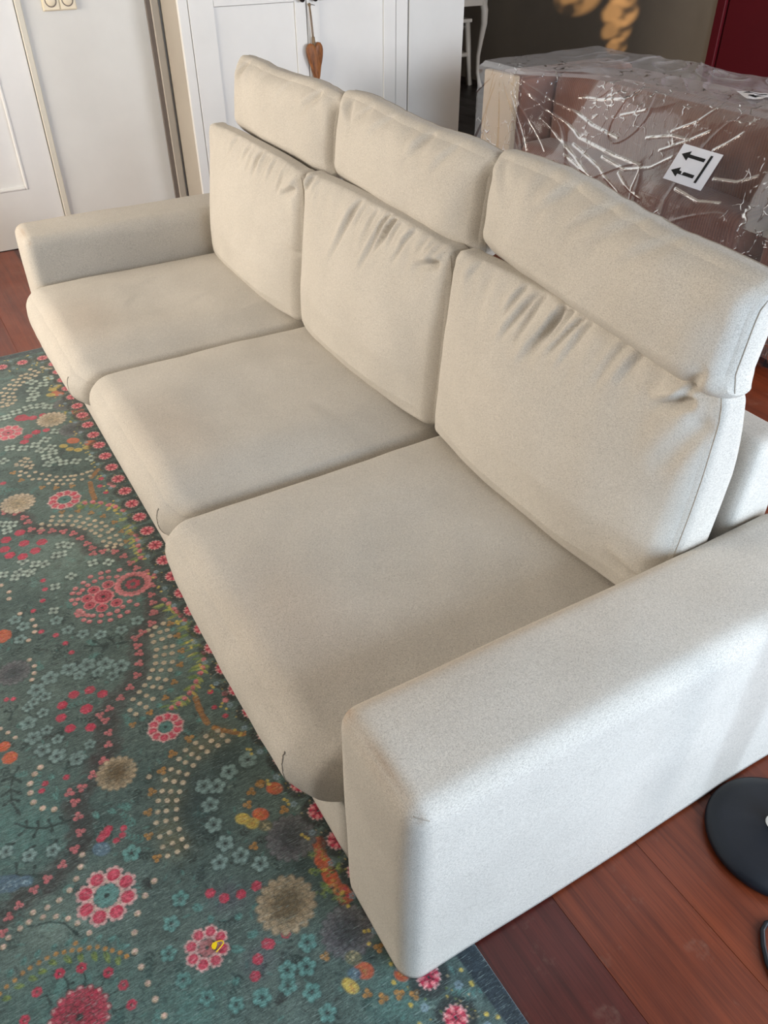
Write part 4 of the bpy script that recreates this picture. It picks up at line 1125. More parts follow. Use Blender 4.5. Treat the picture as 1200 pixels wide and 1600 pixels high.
class Canvas:
    """paints the printed design in the rug's own plane (metres)"""
    def __init__(self, xs, ys):
        self.xs, self.ys = xs, ys
        self.X, self.Y = np.meshgrid(xs, ys, indexing='ij')
        self.C = np.zeros(self.X.shape + (3,))
        self.wob = 0.0

    def win(self, x0, x1, y0, y1):
        i0, i1 = np.searchsorted(self.xs, [x0, x1])
        j0, j1 = np.searchsorted(self.ys, [y0, y1])
        return slice(i0, i1), slice(j0, j1)

    def put(self, w, a, col):
        c = self.C[w]
        a = np.clip(a, 0, 1)[..., None]
        self.C[w] = c * (1 - a) + np.array(col) * a

    def disc(self, x, y, r, col, al=1.0, soft=0.0016, ax=1.0, rot=0.0):
        m = r * max(1, ax) * 1.1 + soft * 2
        w = self.win(x - m, x + m, y - m, y + m)
        dx, dy = self.X[w] - x, self.Y[w] - y
        if dx.size == 0:
            return
        if ax != 1.0:
            c, s = math.cos(rot), math.sin(rot)
            dx, dy = (dx * c + dy * s) / ax, -dx * s + dy * c
        d = np.sqrt(dx * dx + dy * dy)
        self.put(w, al * np.clip((r - d) / soft + 0.5, 0, 1), col)

    def glow(self, x, y, r, col, al):
        w = self.win(x - 2 * r, x + 2 * r, y - 2 * r, y + 2 * r)
        d2 = (self.X[w] - x) ** 2 + (self.Y[w] - y) ** 2
        if d2.size:
            n = vnoise(self.X[w], self.Y[w], 90, 5, 2)
            self.put(w, al * np.exp(-d2 / (r * r)) * (0.5 + n), col)

    def line(self, pts, wd, col, al=1.0, soft=0.0016, rough=0.0):
        for (x0, y0), (x1, y1) in zip(pts, pts[1:]):
            m = wd + soft * 2 + rough
            w = self.win(min(x0, x1) - m, max(x0, x1) + m, min(y0, y1) - m, max(y0, y1) + m)
            X, Y = self.X[w], self.Y[w]
            if X.size == 0:
                continue
            L2 = (x1 - x0) ** 2 + (y1 - y0) ** 2 + 1e-12
            s = np.clip(((X - x0) * (x1 - x0) + (Y - y0) * (y1 - y0)) / L2, 0, 1)
            d = np.hypot(X - x0 - s * (x1 - x0), Y - y0 - s * (y1 - y0))
            if rough:
                d = d + rough * (vnoise(X, Y, 70, 9, 2) - 0.5) * 2
            self.put(w, al * np.clip((wd - d) / soft + 0.5, 0, 1), col)

    def leaf(self, x0, y0, x1, y1, wd, col, al=1.0):
        w = self.win(min(x0, x1) - wd * 2, max(x0, x1) + wd * 2, min(y0, y1) - wd * 2, max(y0, y1) + wd * 2)
        X, Y = self.X[w], self.Y[w]
        if X.size == 0:
            return
        L = math.hypot(x1 - x0, y1 - y0) + 1e-9
        u = ((X - x0) * (x1 - x0) + (Y - y0) * (y1 - y0)) / L / L
        v = np.abs((X - x0) * (y1 - y0) - (Y - y0) * (x1 - x0)) / L
        prof = wd * np.sqrt(np.clip(4 * u * (1 - u), 0, 1)) * (1.1 - 0.4 * u)
        self.put(w, al * np.clip((prof - v) / 0.0016 + 0.4, 0, 1) * ((u > 0) & (u < 1)), col)

    def petals(self, x, y, r, n, col, pr=0.42, dist=0.58, rot=0.0, al=1.0, ax=1.0):
        for k in range(n):
            a = rot + 2 * math.pi * k / n
            self.disc(x + r * dist * math.cos(a), y + r * dist * math.sin(a), r * pr, col, al, ax=ax, rot=a)


rr = np.random.RandomState(12)
C_ = {k: np.array(srgb(*v)) for k, v in dict(
    base=(90, 107, 102), base2=(58, 77, 76), deep=(38, 54, 56), teal=(80, 122, 118), tealhi=(98, 148, 144), dark=(38, 38, 40), maroon=(62, 44, 46), olive=(104, 102, 78),
    cream=(196, 178, 156), creamy=(186, 172, 136), pink=(206, 112, 118), crim=(186, 48, 78), crimhi=(216, 92, 114), rose=(212, 124, 130), tip=(214, 170, 168), amber=(176, 128, 66), orange=(192, 90, 56),
    sage=(122, 142, 134), slate=(126, 152, 150), white=(184, 200, 190), green=(104, 128, 60), lime=(148, 158, 80), blue=(82, 106, 126), paleblue=(136, 160, 172), yellow=(186, 166, 82), grey=(104, 102, 108), greyd=(66, 64, 72),
    beige=(172, 152, 124), beiged=(112, 92, 64), navy=(44, 54, 61), navyhi=(84, 100, 104), purple=(84, 82, 94), brown=(150, 100, 48), stem=(28, 46, 46)).items()}


def jit(c, a=0.10):
    return np.clip(C_[c] * (1 + rr.uniform(-a, a)), 0, 1)


def parse(s):
    out = []
    for seg in s.split('/'):
        out.append([tuple(float(v) * 0.001 for v in p.split(',')) for p in seg.split('_')])
    return out


def paint_rug(cv):
    X, Y = cv.X, cv.Y
    n1 = vnoise(X, Y, 5, 1, 4)[..., None]
    n2 = vnoise(X + 9, Y, 26, 2, 3)[..., None]
    n3 = vnoise(X * 1.0, Y * 0.35, 190, 3, 2)[..., None]
    cv.C[:] = C_['base2'] * (1 - n1) + C_['base'] * n1
    cv.C[:] = cv.C * (0.72 + 0.56 * n2) * (0.82 + 0.36 * n3)
    # a scatter of dark and light little leaves over the whole ground
    for k in range(9000):
        x, y = rr.uniform(RX0, RX1), rr.uniform(RY0, RY1)
        if y < -0.72 and rr.rand() < 0.6:
            continue
        a, l = rr.uniform(0, 6.28), rr.uniform(0.008, 0.02)
        c = rr.choice(['deep', 'dark', 'base', 'teal', 'sage'], p=[0.35, 0.2, 0.15, 0.2, 0.1])
        cv.leaf(x, y, x + l * math.cos(a), y + l * math.sin(a), rr.uniform(0.0012, 0.0034), jit(c), 0.6)
    # sprays: a stem with paired leaflets, dark or teal
    for k in range(900):
        x, y, a = rr.uniform(RX0, RX1), rr.uniform(RY0, RY1), rr.uniform(0, 6.28)
        if y < -0.75 and rr.rand() < 0.6:
            continue
        c = rr.choice(['stem', 'dark', 'teal', 'deep'], p=[0.4, 0.15, 0.25, 0.2])
        L = rr.uniform(0.02, 0.045)
        cur = rr.uniform(-0.6, 0.6)
        for q in range(5):
            s = q / 4.0
            px_, py_ = x + L * s * math.cos(a + cur * s), y + L * s * math.sin(a + cur * s)
            for sd in (-1, 1):
                b = a + cur * s + sd * 0.75
                l = 0.013 * (1.1 - 0.5 * s)
                cv.leaf(px_, py_, px_ + l * math.cos(b), py_ + l * math.sin(b), 0.0026, jit(c), 0.7)
    mot = {k: parse(v) for k, v in RUG_MOTIFS.items()}
    ground = cv.C.copy()
    for k_, f_ in (('crim', 0.74), ('flowerw', 1.05), ('cream', 0.88), ('pinkdot', 0.85), ('beige', 0.9), ('mumbeige', 1.1), ('mumgrey', 1.1)):
        mot[k_] = [[(x, y, r * f_) for x, y, r in s] for s in mot[k_]]
    # the design repeats mirrored about the long centre line of the rug
    def pts(k, seg=False):
        for s in mot.get(k, []):
            yield s
        for s in mot.get(k, []):
            t = [(x, -1.25 - y, r) for x, y, r in s]
            if max(q[1] for q in t) < -0.63:
                yield t
    def single(k):
        for s in pts(k):
            for q in s:
                if q[1] > -1.34:
                    yield q
    for k, c, al in (('tealreg', 'teal', 0.62), ('palereg', 'sage', 0.55), ('olreg', 'olive', 0.8), ('darkreg', 'deep', 0.75), ('purreg', 'purple', 0.6), ('bluereg', 'navy', 0.6)):
        for x, y, r in single(k):
            cv.glow(x, y, r, C_[c], al)
    for s in pts('band'):
        cv.line([(x, y) for x, y, r in s], s[0][2] * 1.6, C_['maroon'], 0.40, 0.014, 0.010)
        cv.line([(x, y) for x, y, r in s], s[0][2] * 1.0, C_['dark'], 0.30, 0.010, 0.010)
    for s in pts('stem'):
        cv.line([(x, y) for x, y, r in s], s[0][2], C_['stem'], 0.9)
        (x0, y0, r), (x1, y1, _) = s[-2], s[-1]
        cv.leaf(x0 * 0.4 + x1 * 0.6, y0 * 0.4 + y1 * 0.6, x1 + (x1 - x0) * 0.1, y1 + (y1 - y0) * 0.1, r * 2.2, C_['stem'], 0.85)
    for k, c, c2 in (('leafg', 'green', 'lime'), ('leaft', 'teal', 'tealhi')):
        for s in pts(k):
            (x0, y0, r), (x1, y1, _) = s[0], s[1]
            cv.leaf(x0, y0, x1, y1, r, jit(c))
            cv.leaf(x0 * 0.8 + x1 * 0.2, y0 * 0.8 + y1 * 0.2, x0 * 0.1 + x1 * 0.9, y0 * 0.1 + y1 * 0.9, r * 0.35, jit(c2))
            cv.line([(x0, y0), ((x0 + x1) / 2, (y0 + y1) / 2)], 0.001, C_['stem'], 0.8)
    for s in pts('feather'):
        (x0, y0, r), (x1, y1, _) = s[0], s[1]
        for q in range(2):
            jx, jy = rr.uniform(-0.005, 0.005, 2)
            cv.leaf(x0 + jx, y0 + jy, x1 + jx * 2, y1 + jy * 2, r * rr.uniform(0.7, 1.2), jit(rr.choice(['lime', 'green', 'green', 'yellow'], p=[0.45, 0.3, 0.15, 0.1])), 0.85)
    for s in pts('trunk'):
        cv.line([(x, y) for x, y, r in s], s[0][2], C_['brown'], 0.9, 0.002, 0.002)
        for x, y, r in s:
            for q in range(3):
                cv.disc(x + rr.uniform(-.006, .006), y + rr.uniform(-.006, .006), 0.002, C_['amber'])
    for s in pts('zig'):
        P = [(x, y) for x, y, r in s]
        cv.line(P, s[0][2] * 1.3, C_['orange'], 0.8, 0.004, 0.005)
        for (x0, y0), (x1, y1) in zip(P, P[1:]):
            for q in np.linspace(0, 1, 9):
                x, y = x0 + (x1 - x0) * q, y0 + (y1 - y0) * q
                cv.leaf(x, y, x + rr.uniform(-.016, .016), y + rr.uniform(-.016, .016), 0.0035, jit(rr.choice(['crim', 'amber', 'orange'])), 0.9)
    for k, c in (('green', 'green'),):
        for x, y, r in single(k):
            for q in range(14):
                a, d = rr.uniform(0, 6.28), r * rr.uniform(0, 1)
                x2, y2 = x + d * math.cos(a), y + d * math.sin(a)
                cv.leaf(x2, y2, x2 + rr.uniform(-.01, .01), y2 + rr.uniform(-.014, .014), 0.0032, jit(rr.choice(['green', 'green', 'lime', 'deep'])), 0.75)
    # five-petalled flowers
    for k, c, al in (('flower', 'slate', 0.72), ('flowert', 'tealhi', 0.75), ('flowerb', 'tealhi', 1.0), ('flowerw', 'white', 0.62)):
        for x, y, r in single(k):
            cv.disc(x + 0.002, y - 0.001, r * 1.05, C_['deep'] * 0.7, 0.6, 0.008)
            n = 5 if k != 'flowerw' else 4
            rot = rr.uniform(0, 6)
            cv.petals(x, y, r, n, jit(c) * 0.8, 0.43, 0.62, rot, al)
            cv.petals(x, y, r, n, jit(c) * 1.08, 0.30, 0.70, rot, al)
            cv.petals(x, y, r, n, C_['deep'], 0.07, 0.36, rot, al, 2.4)
            cv.disc(x, y, r * 0.16, C_['dark'], 0.9)
    # little round beads
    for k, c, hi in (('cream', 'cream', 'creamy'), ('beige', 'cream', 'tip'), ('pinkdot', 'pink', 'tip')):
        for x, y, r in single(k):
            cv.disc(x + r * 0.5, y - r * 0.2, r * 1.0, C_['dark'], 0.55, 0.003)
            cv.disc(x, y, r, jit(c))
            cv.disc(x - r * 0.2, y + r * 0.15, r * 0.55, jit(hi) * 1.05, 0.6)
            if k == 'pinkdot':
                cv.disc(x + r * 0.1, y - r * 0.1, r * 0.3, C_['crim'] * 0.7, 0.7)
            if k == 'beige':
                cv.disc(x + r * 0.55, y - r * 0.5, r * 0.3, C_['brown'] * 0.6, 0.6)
    for x, y, r in single('amber'):
        cv.disc(x, y, r, jit('amber'))
    for x, y, r in single('pinkbead'):
        cv.disc(x, y, r, jit('rose') * 0.95, 1, 0.0016, 1.3, rr.uniform(0, 3))
        cv.disc(x + r, y, r * 0.6, C_['crim'] * 0.8, 0.8)
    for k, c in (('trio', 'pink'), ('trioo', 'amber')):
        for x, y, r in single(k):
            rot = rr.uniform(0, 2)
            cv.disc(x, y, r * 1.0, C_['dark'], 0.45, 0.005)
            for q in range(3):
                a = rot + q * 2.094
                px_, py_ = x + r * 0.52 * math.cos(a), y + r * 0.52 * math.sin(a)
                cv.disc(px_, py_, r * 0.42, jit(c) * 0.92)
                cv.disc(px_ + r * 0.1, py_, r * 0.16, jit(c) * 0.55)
    # crimson blobs with streaky petals
    for x, y, r in list(single('crim')):
        cv.petals(x, y, r, 6, jit('crim') * 0.9, 0.5, 0.5, rr.uniform(0, 6))
        for q in range(8):
            a, d = rr.uniform(0, 6.28), r * rr.uniform(0.0, 0.85)
            x2, y2 = x + d * math.cos(a), y + d * math.sin(a)
            cv.line([(x2, y2), (x2 + r * 0.25 * math.cos(a), y2 + r * 0.25 * math.sin(a))], 0.0009, jit(rr.choice(['crimhi', 'crimhi', 'crim'])), 0.7)
    for x, y, r in single('rose'):
        cv.petals(x, y, r, 5, jit('rose'), 0.45, 0.5)
    for x, y, r in single('orange'):
        cv.petals(x, y, r, 7, jit('orange'), 0.5, 0.5, rr.uniform(0, 6))
        for q in range(9):
            a, d = rr.uniform(0, 6.28), r * rr.uniform(0.1, 0.9)
            cv.disc(x + d * math.cos(a), y + d * math.sin(a), 0.0016, jit(rr.choice(['amber', 'pink'])), 0.8)
    for x, y, r in single('bud'):
        cv.petals(x, y, r, 6, jit('crim') * 0.95, 0.46, 0.55, rr.uniform(0, 6))
        cv.disc(x, y, r * 0.3, C_['maroon'] * 0.6)
        cv.disc(x + r * 0.15, y + r * 0.1, r * 0.12, C_['tip'])
    for x, y, r in single('daisy'):
        cv.petals(x, y, r, 12, C_['rose'], 0.22, 0.82, 0.1)
        cv.disc(x, y, r * 0.78, C_['crim'] * 0.75)
        cv.petals(x, y, r * 0.8, 12, C_['pink'], 0.10, 0.6, 0.3)
        cv.disc(x, y, r * 0.2, C_['maroon'] * 0.5)
    for x, y, r in single('ringlet'):
        cv.disc(x, y, r * 0.9, C_['maroon'], 0.6, 0.01)
        cv.petals(x, y, r, 18, C_['rose'], 0.17, 0.92, 0)
        cv.petals(x, y, r, 18, C_['pink'] * 0.8, 0.13, 0.80, 0.17)
        cv.petals(x, y, r * 0.5, 7, C_['crim'] * 0.8, 0.3, 0.6)
    # ring flowers
    for key, ctr, npt in (('ring', 'tealhi', 8), ('ring2', 'rose', 8), ('ring3', 'teal', 10), ('ring4', 'crimhi', 9)):
        for x, y, r in single(key):
            cv.disc(x, y, r * 0.9, C_['deep'], 0.6, 0.008)
            for k in range(npt):
                a = 2 * math.pi * k / npt + 0.2
                cx_, cy_ = x + r * 0.72 * math.cos(a), y + r * 0.72 * math.sin(a)
                cv.petals(cx_, cy_, r * 0.30, 7, C_['tip'], 0.36, 0.78, a, 0.9)
                cv.disc(cx_, cy_, r * 0.22, C_['crim'] if key != 'ring4' else C_['crimhi'])
                for q in range(7):
                    b = a + rr.uniform(-0.9, 0.9)
                    cv.line([(cx_ - r * .14 * math.cos(a), cy_ - r * .14 * math.sin(a)), (cx_ + r * 0.2 * math.cos(b), cy_ + r * 0.2 * math.sin(b))], 0.0008, jit('crimhi'), 0.75)
                if key == 'ring':
                    b = a + math.pi / npt
                    cv.disc(x + r * 0.52 * math.cos(b), y + r * 0.52 * math.sin(b), r * 0.07, C_['cream'], 0.8)
            cv.petals(x, y, r * 0.42, 6, jit(ctr) * 0.9, 0.42, 0.6, 0.4, 0.95 if key != 'ring2' else 0.6)
            cv.disc(x, y, r * 0.09, C_['stem'])
    # chrysanthemums
    for key, o_, i_ in (('mumgrey', 'grey', 'greyd'), ('mumbeige', 'beige', 'beiged'), ('mumpale', 'cream', 'beige'), ('mumcrim', 'crim', 'maroon')):
        for x, y, r in single(key):
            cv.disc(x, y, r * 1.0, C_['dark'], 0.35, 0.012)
            for lay, (dist, pr, nn) in enumerate(((0.80, 0.17, 17), (0.62, 0.16, 14), (0.45, 0.15, 11), (0.28, 0.14, 8))):
                f = lay / 3.0
                col = C_[o_] * (1 - f) + C_[i_] * f
                rot = rr.uniform(0, 6)
                for k in range(nn):
                    a = rot + 2 * math.pi * k / nn
                    px_, py_ = x + r * dist * math.cos(a), y + r * dist * math.sin(a)
                    cv.disc(px_, py_, r * pr * 1.05, col * 0.55, 0.8, 0.0016, 1.5, a)
                    cv.disc(px_, py_, r * pr * 0.82, col * rr.uniform(0.85, 1.15) if key != 'mumcrim' else jit('crim') * (1 - 0.3 * f), 0.95, 0.0016, 1.5, a)
                    if key == 'mumcrim' and lay == 0:
                        cv.disc(px_ + r * 0.17 * math.cos(a), py_ + r * 0.17 * math.sin(a), r * 0.06, C_['tip'], 0.9)
            cv.disc(x, y, r * 0.12, C_[i_] * 0.6)
    for key, c, c2 in (('ocorange', 'orange', 'amber'), ('ocyellow', 'yellow', 'amber'), ('olive', 'olive', 'creamy'), ('blue', 'blue', 'paleblue')):
        for x, y, r in single(key):
            cv.disc(x, y, r, jit(c), 0.95, 0.003, 1.25, 0.8)
            for q in range(12):
                a, d = rr.uniform(0, 6.28), r * rr.uniform(0, 0.95)
                cv.disc(x + d * math.cos(a), y + d * math.sin(a), 0.0017, jit(c2), 0.75)
    wear = np.clip(0.30 * vnoise(X, Y, 30, 21, 3) + 0.34 * (vnoise(X, Y * 0.4, 260, 22, 2) - 0.35), 0, 0.5)[..., None]
    cv.C[:] = cv.C * (1 - wear) + ground * wear
    # borders: along the sofa side, along the far short side (and the hidden opposite sides)
    def border(px, py, along, t0, t1, off):
        yc, q0, q1 = off
        n = int((t1 - t0) / 0.0745)
        for k in range(n + 1):
            t = t0 + (t1 - t0) * k / n
            x, y = px(t), py(t)
            cv.disc(x, y, 0.036, C_['dark'], 0.76, 0.008)
        for k in range(int((t1 - t0) / 0.0028)):
            t = rr.uniform(t0, t1)
            d = rr.uniform(-0.042, 0.042)
            x, y = (px(t), py(t) + d) if along else (px(t) + d, py(t))
            if math.cos((t - t0) / (t1 - t0) * n * 2 * math.pi) < 0.0 and abs(d) > 0.03:
                continue
            cv.disc(x, y, rr.uniform(0.0011, 0.0022), jit(rr.choice(['olive', 'yellow', 'sage', 'creamy', 'green'])) * 0.8, 0.75)
        for k in range(n + 1):
            t = t0 + (t1 - t0) * k / n
            x, y = px(t), py(t)
            rot = rr.uniform(0, 6)
            cv.petals(x, y, 0.0210, 14, C_['tip'], 0.12, 0.92, rot, 0.85)
            cv.disc(x, y, 0.0180, C_['crim'] * 0.82)
            cv.petals(x, y, 0.020, 6, C_['rose'], 0.20, 0.66, rot, 0.9, 1.5)
            cv.petals(x, y, 0.020, 6, C_['tip'], 0.08, 0.80, rot, 0.7, 1.6)
            cv.petals(x, y, 0.013, 6, C_['maroon'], 0.10, 0.6, rot + 0.5, 0.9, 2.0)
            cv.disc(x, y, 0.003, C_['dark'])
            t2 = t + 0.037
            if k < n:
                for s in (-1, 1):
                    x2, y2 = (px(t2), py(t2) + s * 0.034) if along else (px(t2) + s * 0.034, py(t2))
                    cv.petals(x2, y2, 0.0075, 5, C_['paleblue'] * 0.8, 0.4, 0.6, 0, 0.8)
                    for q in range(3):
                        if along:
                            cv.disc(x2 + rr.uniform(-.02, .02), y2 + s * rr.uniform(0.008, 0.022), 0.0034, jit('yellow'), 0.9)
                        else:
                            cv.disc(x2 + s * rr.uniform(0.008, 0.022), y2 + rr.uniform(-.02, .02), 0.0034, jit('yellow'), 0.9)
    border(lambda t: t, lambda t: -0.018 + bend(t), True, -2.722, 0.39, (0, 0, 0))
    border(lambda t: -2.722, lambda t: t, False, -1.20, -0.045, (0, 0, 0))
    border(lambda t: t, lambda t: -1.238, True, -2.722, 0.39, (0, 0, 0))
    e1 = (Y - bend(X)) - 0.0
    edge_t = 0.048
    for dist in (0.085 - e1 + 0.0 * X, X - RX0, Y - RY0):
        band = np.clip((0.044 - dist) / 0.003 + 0.5, 0, 1)[..., None]
        st = vnoise(X * 0.5, Y * 0.5, 240, 8, 2)[..., None]
        nav = C_['navy'] * (0.65 + 0.7 * st)
        hi = np.clip((0.010 - dist) / 0.003, 0, 1)[..., None]
        nav = nav * (1 - 0.5 * hi) + C_['navyhi'] * 0.5 * hi
        cv.C[:] = cv.C * (1 - band) + nav * band
    cv.C[:] = np.clip(cv.C, 0, 1)


cv = Canvas(xs, ysf)
paint_rug(cv)
nx, ny = len(xs), len(ysf)
Xg, Yg = np.meshgrid(xs, ysf, indexing='ij')
pile = 0.0072 + 0.0009 * vnoise(Xg, Yg, 45, 6, 2)
lum = cv.C.mean(-1)
pile += 0.0006 * np.clip(lum * 4, 0, 1)
Yw = Yg + 0.0
near = Yg > RY1 - 0.0005
Yw = np.where(Yg > 0.05, Yg + (bend(Xg) * 0.35 - 0.012) * np.clip((Yg - 0.05) / 0.07, 0, 1), Yg)
border_v = np.zeros((nx, ny), bool)
border_v[0, :] = border_v[-1, :] = True
border_v[:, 0] = border_v[:, -1] = True
top = np.stack((Xg, Yw, np.where(border_v, 0.005, pile)), -1).reshape(-1, 3)
ring = [i * ny for i in range(nx)] + [(nx - 1) * ny + j for j in range(1, ny)] + [i * ny + ny - 1 for i in range(nx - 2, -1, -1)] + [j for j in range(ny - 2, 0, -1)]
ring = np.array(ring)
skirt = top[ring].copy()
skirt[:, 2] = 0.0008
Vr = np.concatenate([top, skirt])
idx = np.arange(nx * ny).reshape(nx, ny)
Fq = np.stack((idx[:-1, :-1], idx[1:, :-1], idx[1:, 1:], idx[:-1, 1:]), -1).reshape(-1, 4)
sk = np.arange(len(ring)) + nx * ny
Fs = np.stack((sk, np.roll(sk, -1), np.roll(ring, -1), ring), -1)
rme = np_mesh('rug', Vr, np.concatenate([Fq, Fs]))
col = np.concatenate([cv.C.reshape(-1, 3), np.tile(C_['navy'], (len(ring), 1))])
ca = rme.color_attributes.new('print', 'FLOAT_COLOR', 'POINT')
ca.data.foreach_set('color', np.concatenate([col, np.ones((len(col), 1))], 1).astype(np.float32).ravel())
rug = obj('rug', rme, M['rug'])
tag(rug, 'teal rug printed with pink and cream flowers under the front of the sofa', 'rug')

# ------------------------------------------------------------ yellow stitch marker lying on the rug
mk = empty('stitch_marker', (-0.2225, -0.268, 0.0098), R(0))
tag(mk, 'tiny yellow plastic locking stitch marker lying on a pink flower of the rug', 'stitch marker')
pw = [(-0.0035, -0.006), (-0.007, -0.004), (-0.0085, 0.0), (-0.007, 0.004), (-0.002, 0.0062), (0.004, 0.0078), (0.0085, 0.0082), (0.0112, 0.006), (0.0112, 0.0025), (0.008, -0.002), (0.004, -0.007), (0.0005, -0.0112)]
mrot = R(62)
pw = [(a * math.cos(mrot) - b * math.sin(mrot), a * math.sin(mrot) + b * math.cos(mrot)) for a, b in pw]
tube('wire', [(a, b, 0.0012) for a, b in pw], 0.0010, M['yellow'], mk, 8)
bm = bmesh.new()
cl_ = [(-0.0085, 0.0), (-0.007, 0.0045), (-0.001, 0.0068), (0.0008, 0.0015), (-0.0012, -0.0055), (-0.0045, -0.0065), (-0.0075, -0.0045)]
cl_ = [(a * math.cos(mrot) - b * math.sin(mrot), a * math.sin(mrot) + b * math.cos(mrot)) for a, b in cl_]
lo = [bm.verts.new((a, b, 0.0)) for a, b in cl_]
hi_ = [bm.verts.new((a * 0.96, b * 0.96, 0.0026)) for a, b in cl_]
bm.faces.new(lo[::-1])
bm.faces.new(hi_)
for k in range(len(cl_)):
    bm.faces.new((lo[k], lo[(k + 1) % len(cl_)], hi_[(k + 1) % len(cl_)], hi_[k]))
bmesh.ops.recalc_face_normals(bm, faces=bm.faces)
obj('clasp', bm_mesh('clasp', bm), M['yellow'], mk)

# ------------------------------------------------------------ floor lamp: black round base and pole
lp = empty('floor_lamp', (0.140, 0.754, 0.0))
tag(lp, 'black floor lamp with a heavy round base beside the near sofa arm', 'lamp')
lathe('base', [(0.0, 0.001), (0.118, 0.001), (0.128, 0.004), (0.132, 0.011), (0.130, 0.019), (0.122, 0.026), (0.108, 0.031), (0.100, 0.0325), (0.060, 0.0345), (0.0, 0.0355)], M['black'], lp, 72)
lathe('collar', [(0.0, 0.035), (0.019, 0.035), (0.019, 0.0375), (0.0165, 0.0395), (0.0115, 0.040), (0.0, 0.040)], M['chrome'], lp, 32, (-0.012, 0.006, 0))
tube('pole', [(-0.012, 0.006, 0.035), (-0.012, 0.006, 0.9), (-0.012, 0.006, 1.62)], 0.0115, M['black'], lp, 20)
lathe('shade', [(0.060, 1.62), (0.10, 1.60), (0.145, 1.50), (0.143, 1.50), (0.098, 1.595), (0.058, 1.615), (0.0, 1.617), (0.0, 1.622)], M['black'], lp, 48, (-0.012, 0.006, 0))
tube('cord', [(0.128, -0.02, 0.008), (0.160, -0.035, 0.006), (0.178, -0.060, 0.006), (0.172, -0.092, 0.006), (0.146, -0.112, 0.006), (0.122, -0.124, 0.006), (0.108, -0.136, 0.006), (0.103, -0.150, 0.006), (0.108, -0.166, 0.006), (0.126, -0.186, 0.006), (0.150, -0.205, 0.006), (0.180, -0.22, 0.006), (0.30, -0.16, 0.006), (0.6, 0.02, 0.006), (1.2, 0.2, 0.006)], 0.0046, M['black'], lp, 10)

# ------------------------------------------------------------ wrapped loveseat
LX, LY = -2.07, 2.62
lv = empty('loveseat', (LX, LY, 0.0))
tag(lv, 'brown corduroy loveseat still wrapped in clear plastic behind the sofa', 'loveseat')


def lblk(name, x0, x1, y0, y1, z0, z1, r, mat, seg=(24, 16, 16), puff=0.0):
    c = np.array([(x0 + x1) / 2 - LX, (y0 + y1) / 2 - LY, (z0 + z1) / 2])

    def f(t, P, n):
        Q = P + n * (puff * np.clip(1 - np.abs(t).min(1) ** 2, 0, 1) * 1.0)[:, None] * (1 - np.sort(np.abs(t), 1)[:, 1:2] ** 2)
        Q = Q + n * (0.002 * lownoise(P + x0, 3, 7, 2))[:, None]
        return Q + c
    return Soft(name, ((x1 - x0) / 2, (y1 - y0) / 2, (z1 - z0) / 2), (r, r, r), f, seg, mat, lv)


lblk('base', -2.80, -1.33, 2.36, 3.04, 0.06, 0.30, 0.02, M['cord'])
lblk('arm', -3.02, -2.80, 2.325, 3.05, 0.05, 0.795, 0.03, M['cord'])
lblk('arm', -1.33, -1.11, 2.325, 3.05, 0.05, 0.795, 0.03, M['cord'])
box_obj('front_panel', (-3.035 - LX, -2.80 - LX, 2.290 - LY, 2.326 - LY, 0.05, 0.80), M['beige_panel'], lv, 0.008, 2)
lblk('backrest', -2.80, -1.33, 2.83, 3.05, 0.30, 0.78, 0.03, M['cord'])
lblk('back_cushion', -2.795, -1.335, 2.52, 2.825, 0.42, 0.805, 0.05, M['cord'], (40, 18, 26), 0.03)
lblk('seat_cushion', -2.795, -1.47, 2.345, 2.80, 0.31, 0.515, 0.045, M['cord'], (40, 22, 14), 0.02)
for sx in (-2.93, -1.2):
    for sy in (2.40, 2.98):
        lathe('foot', [(0.0, 0.0), (0.02, 0.0), (0.024, 0.06), (0.0, 0.06)], M['black'], lv, 14, (sx - LX, sy - LY, 0))


def sst(a, b, x):
    t = np.clip((x - a) / (b - a), 0, 1)
    return t * t * (3 - 2 * t)


def ridg(x, p=3):
    return (1 - np.abs(np.sin(x))) ** p


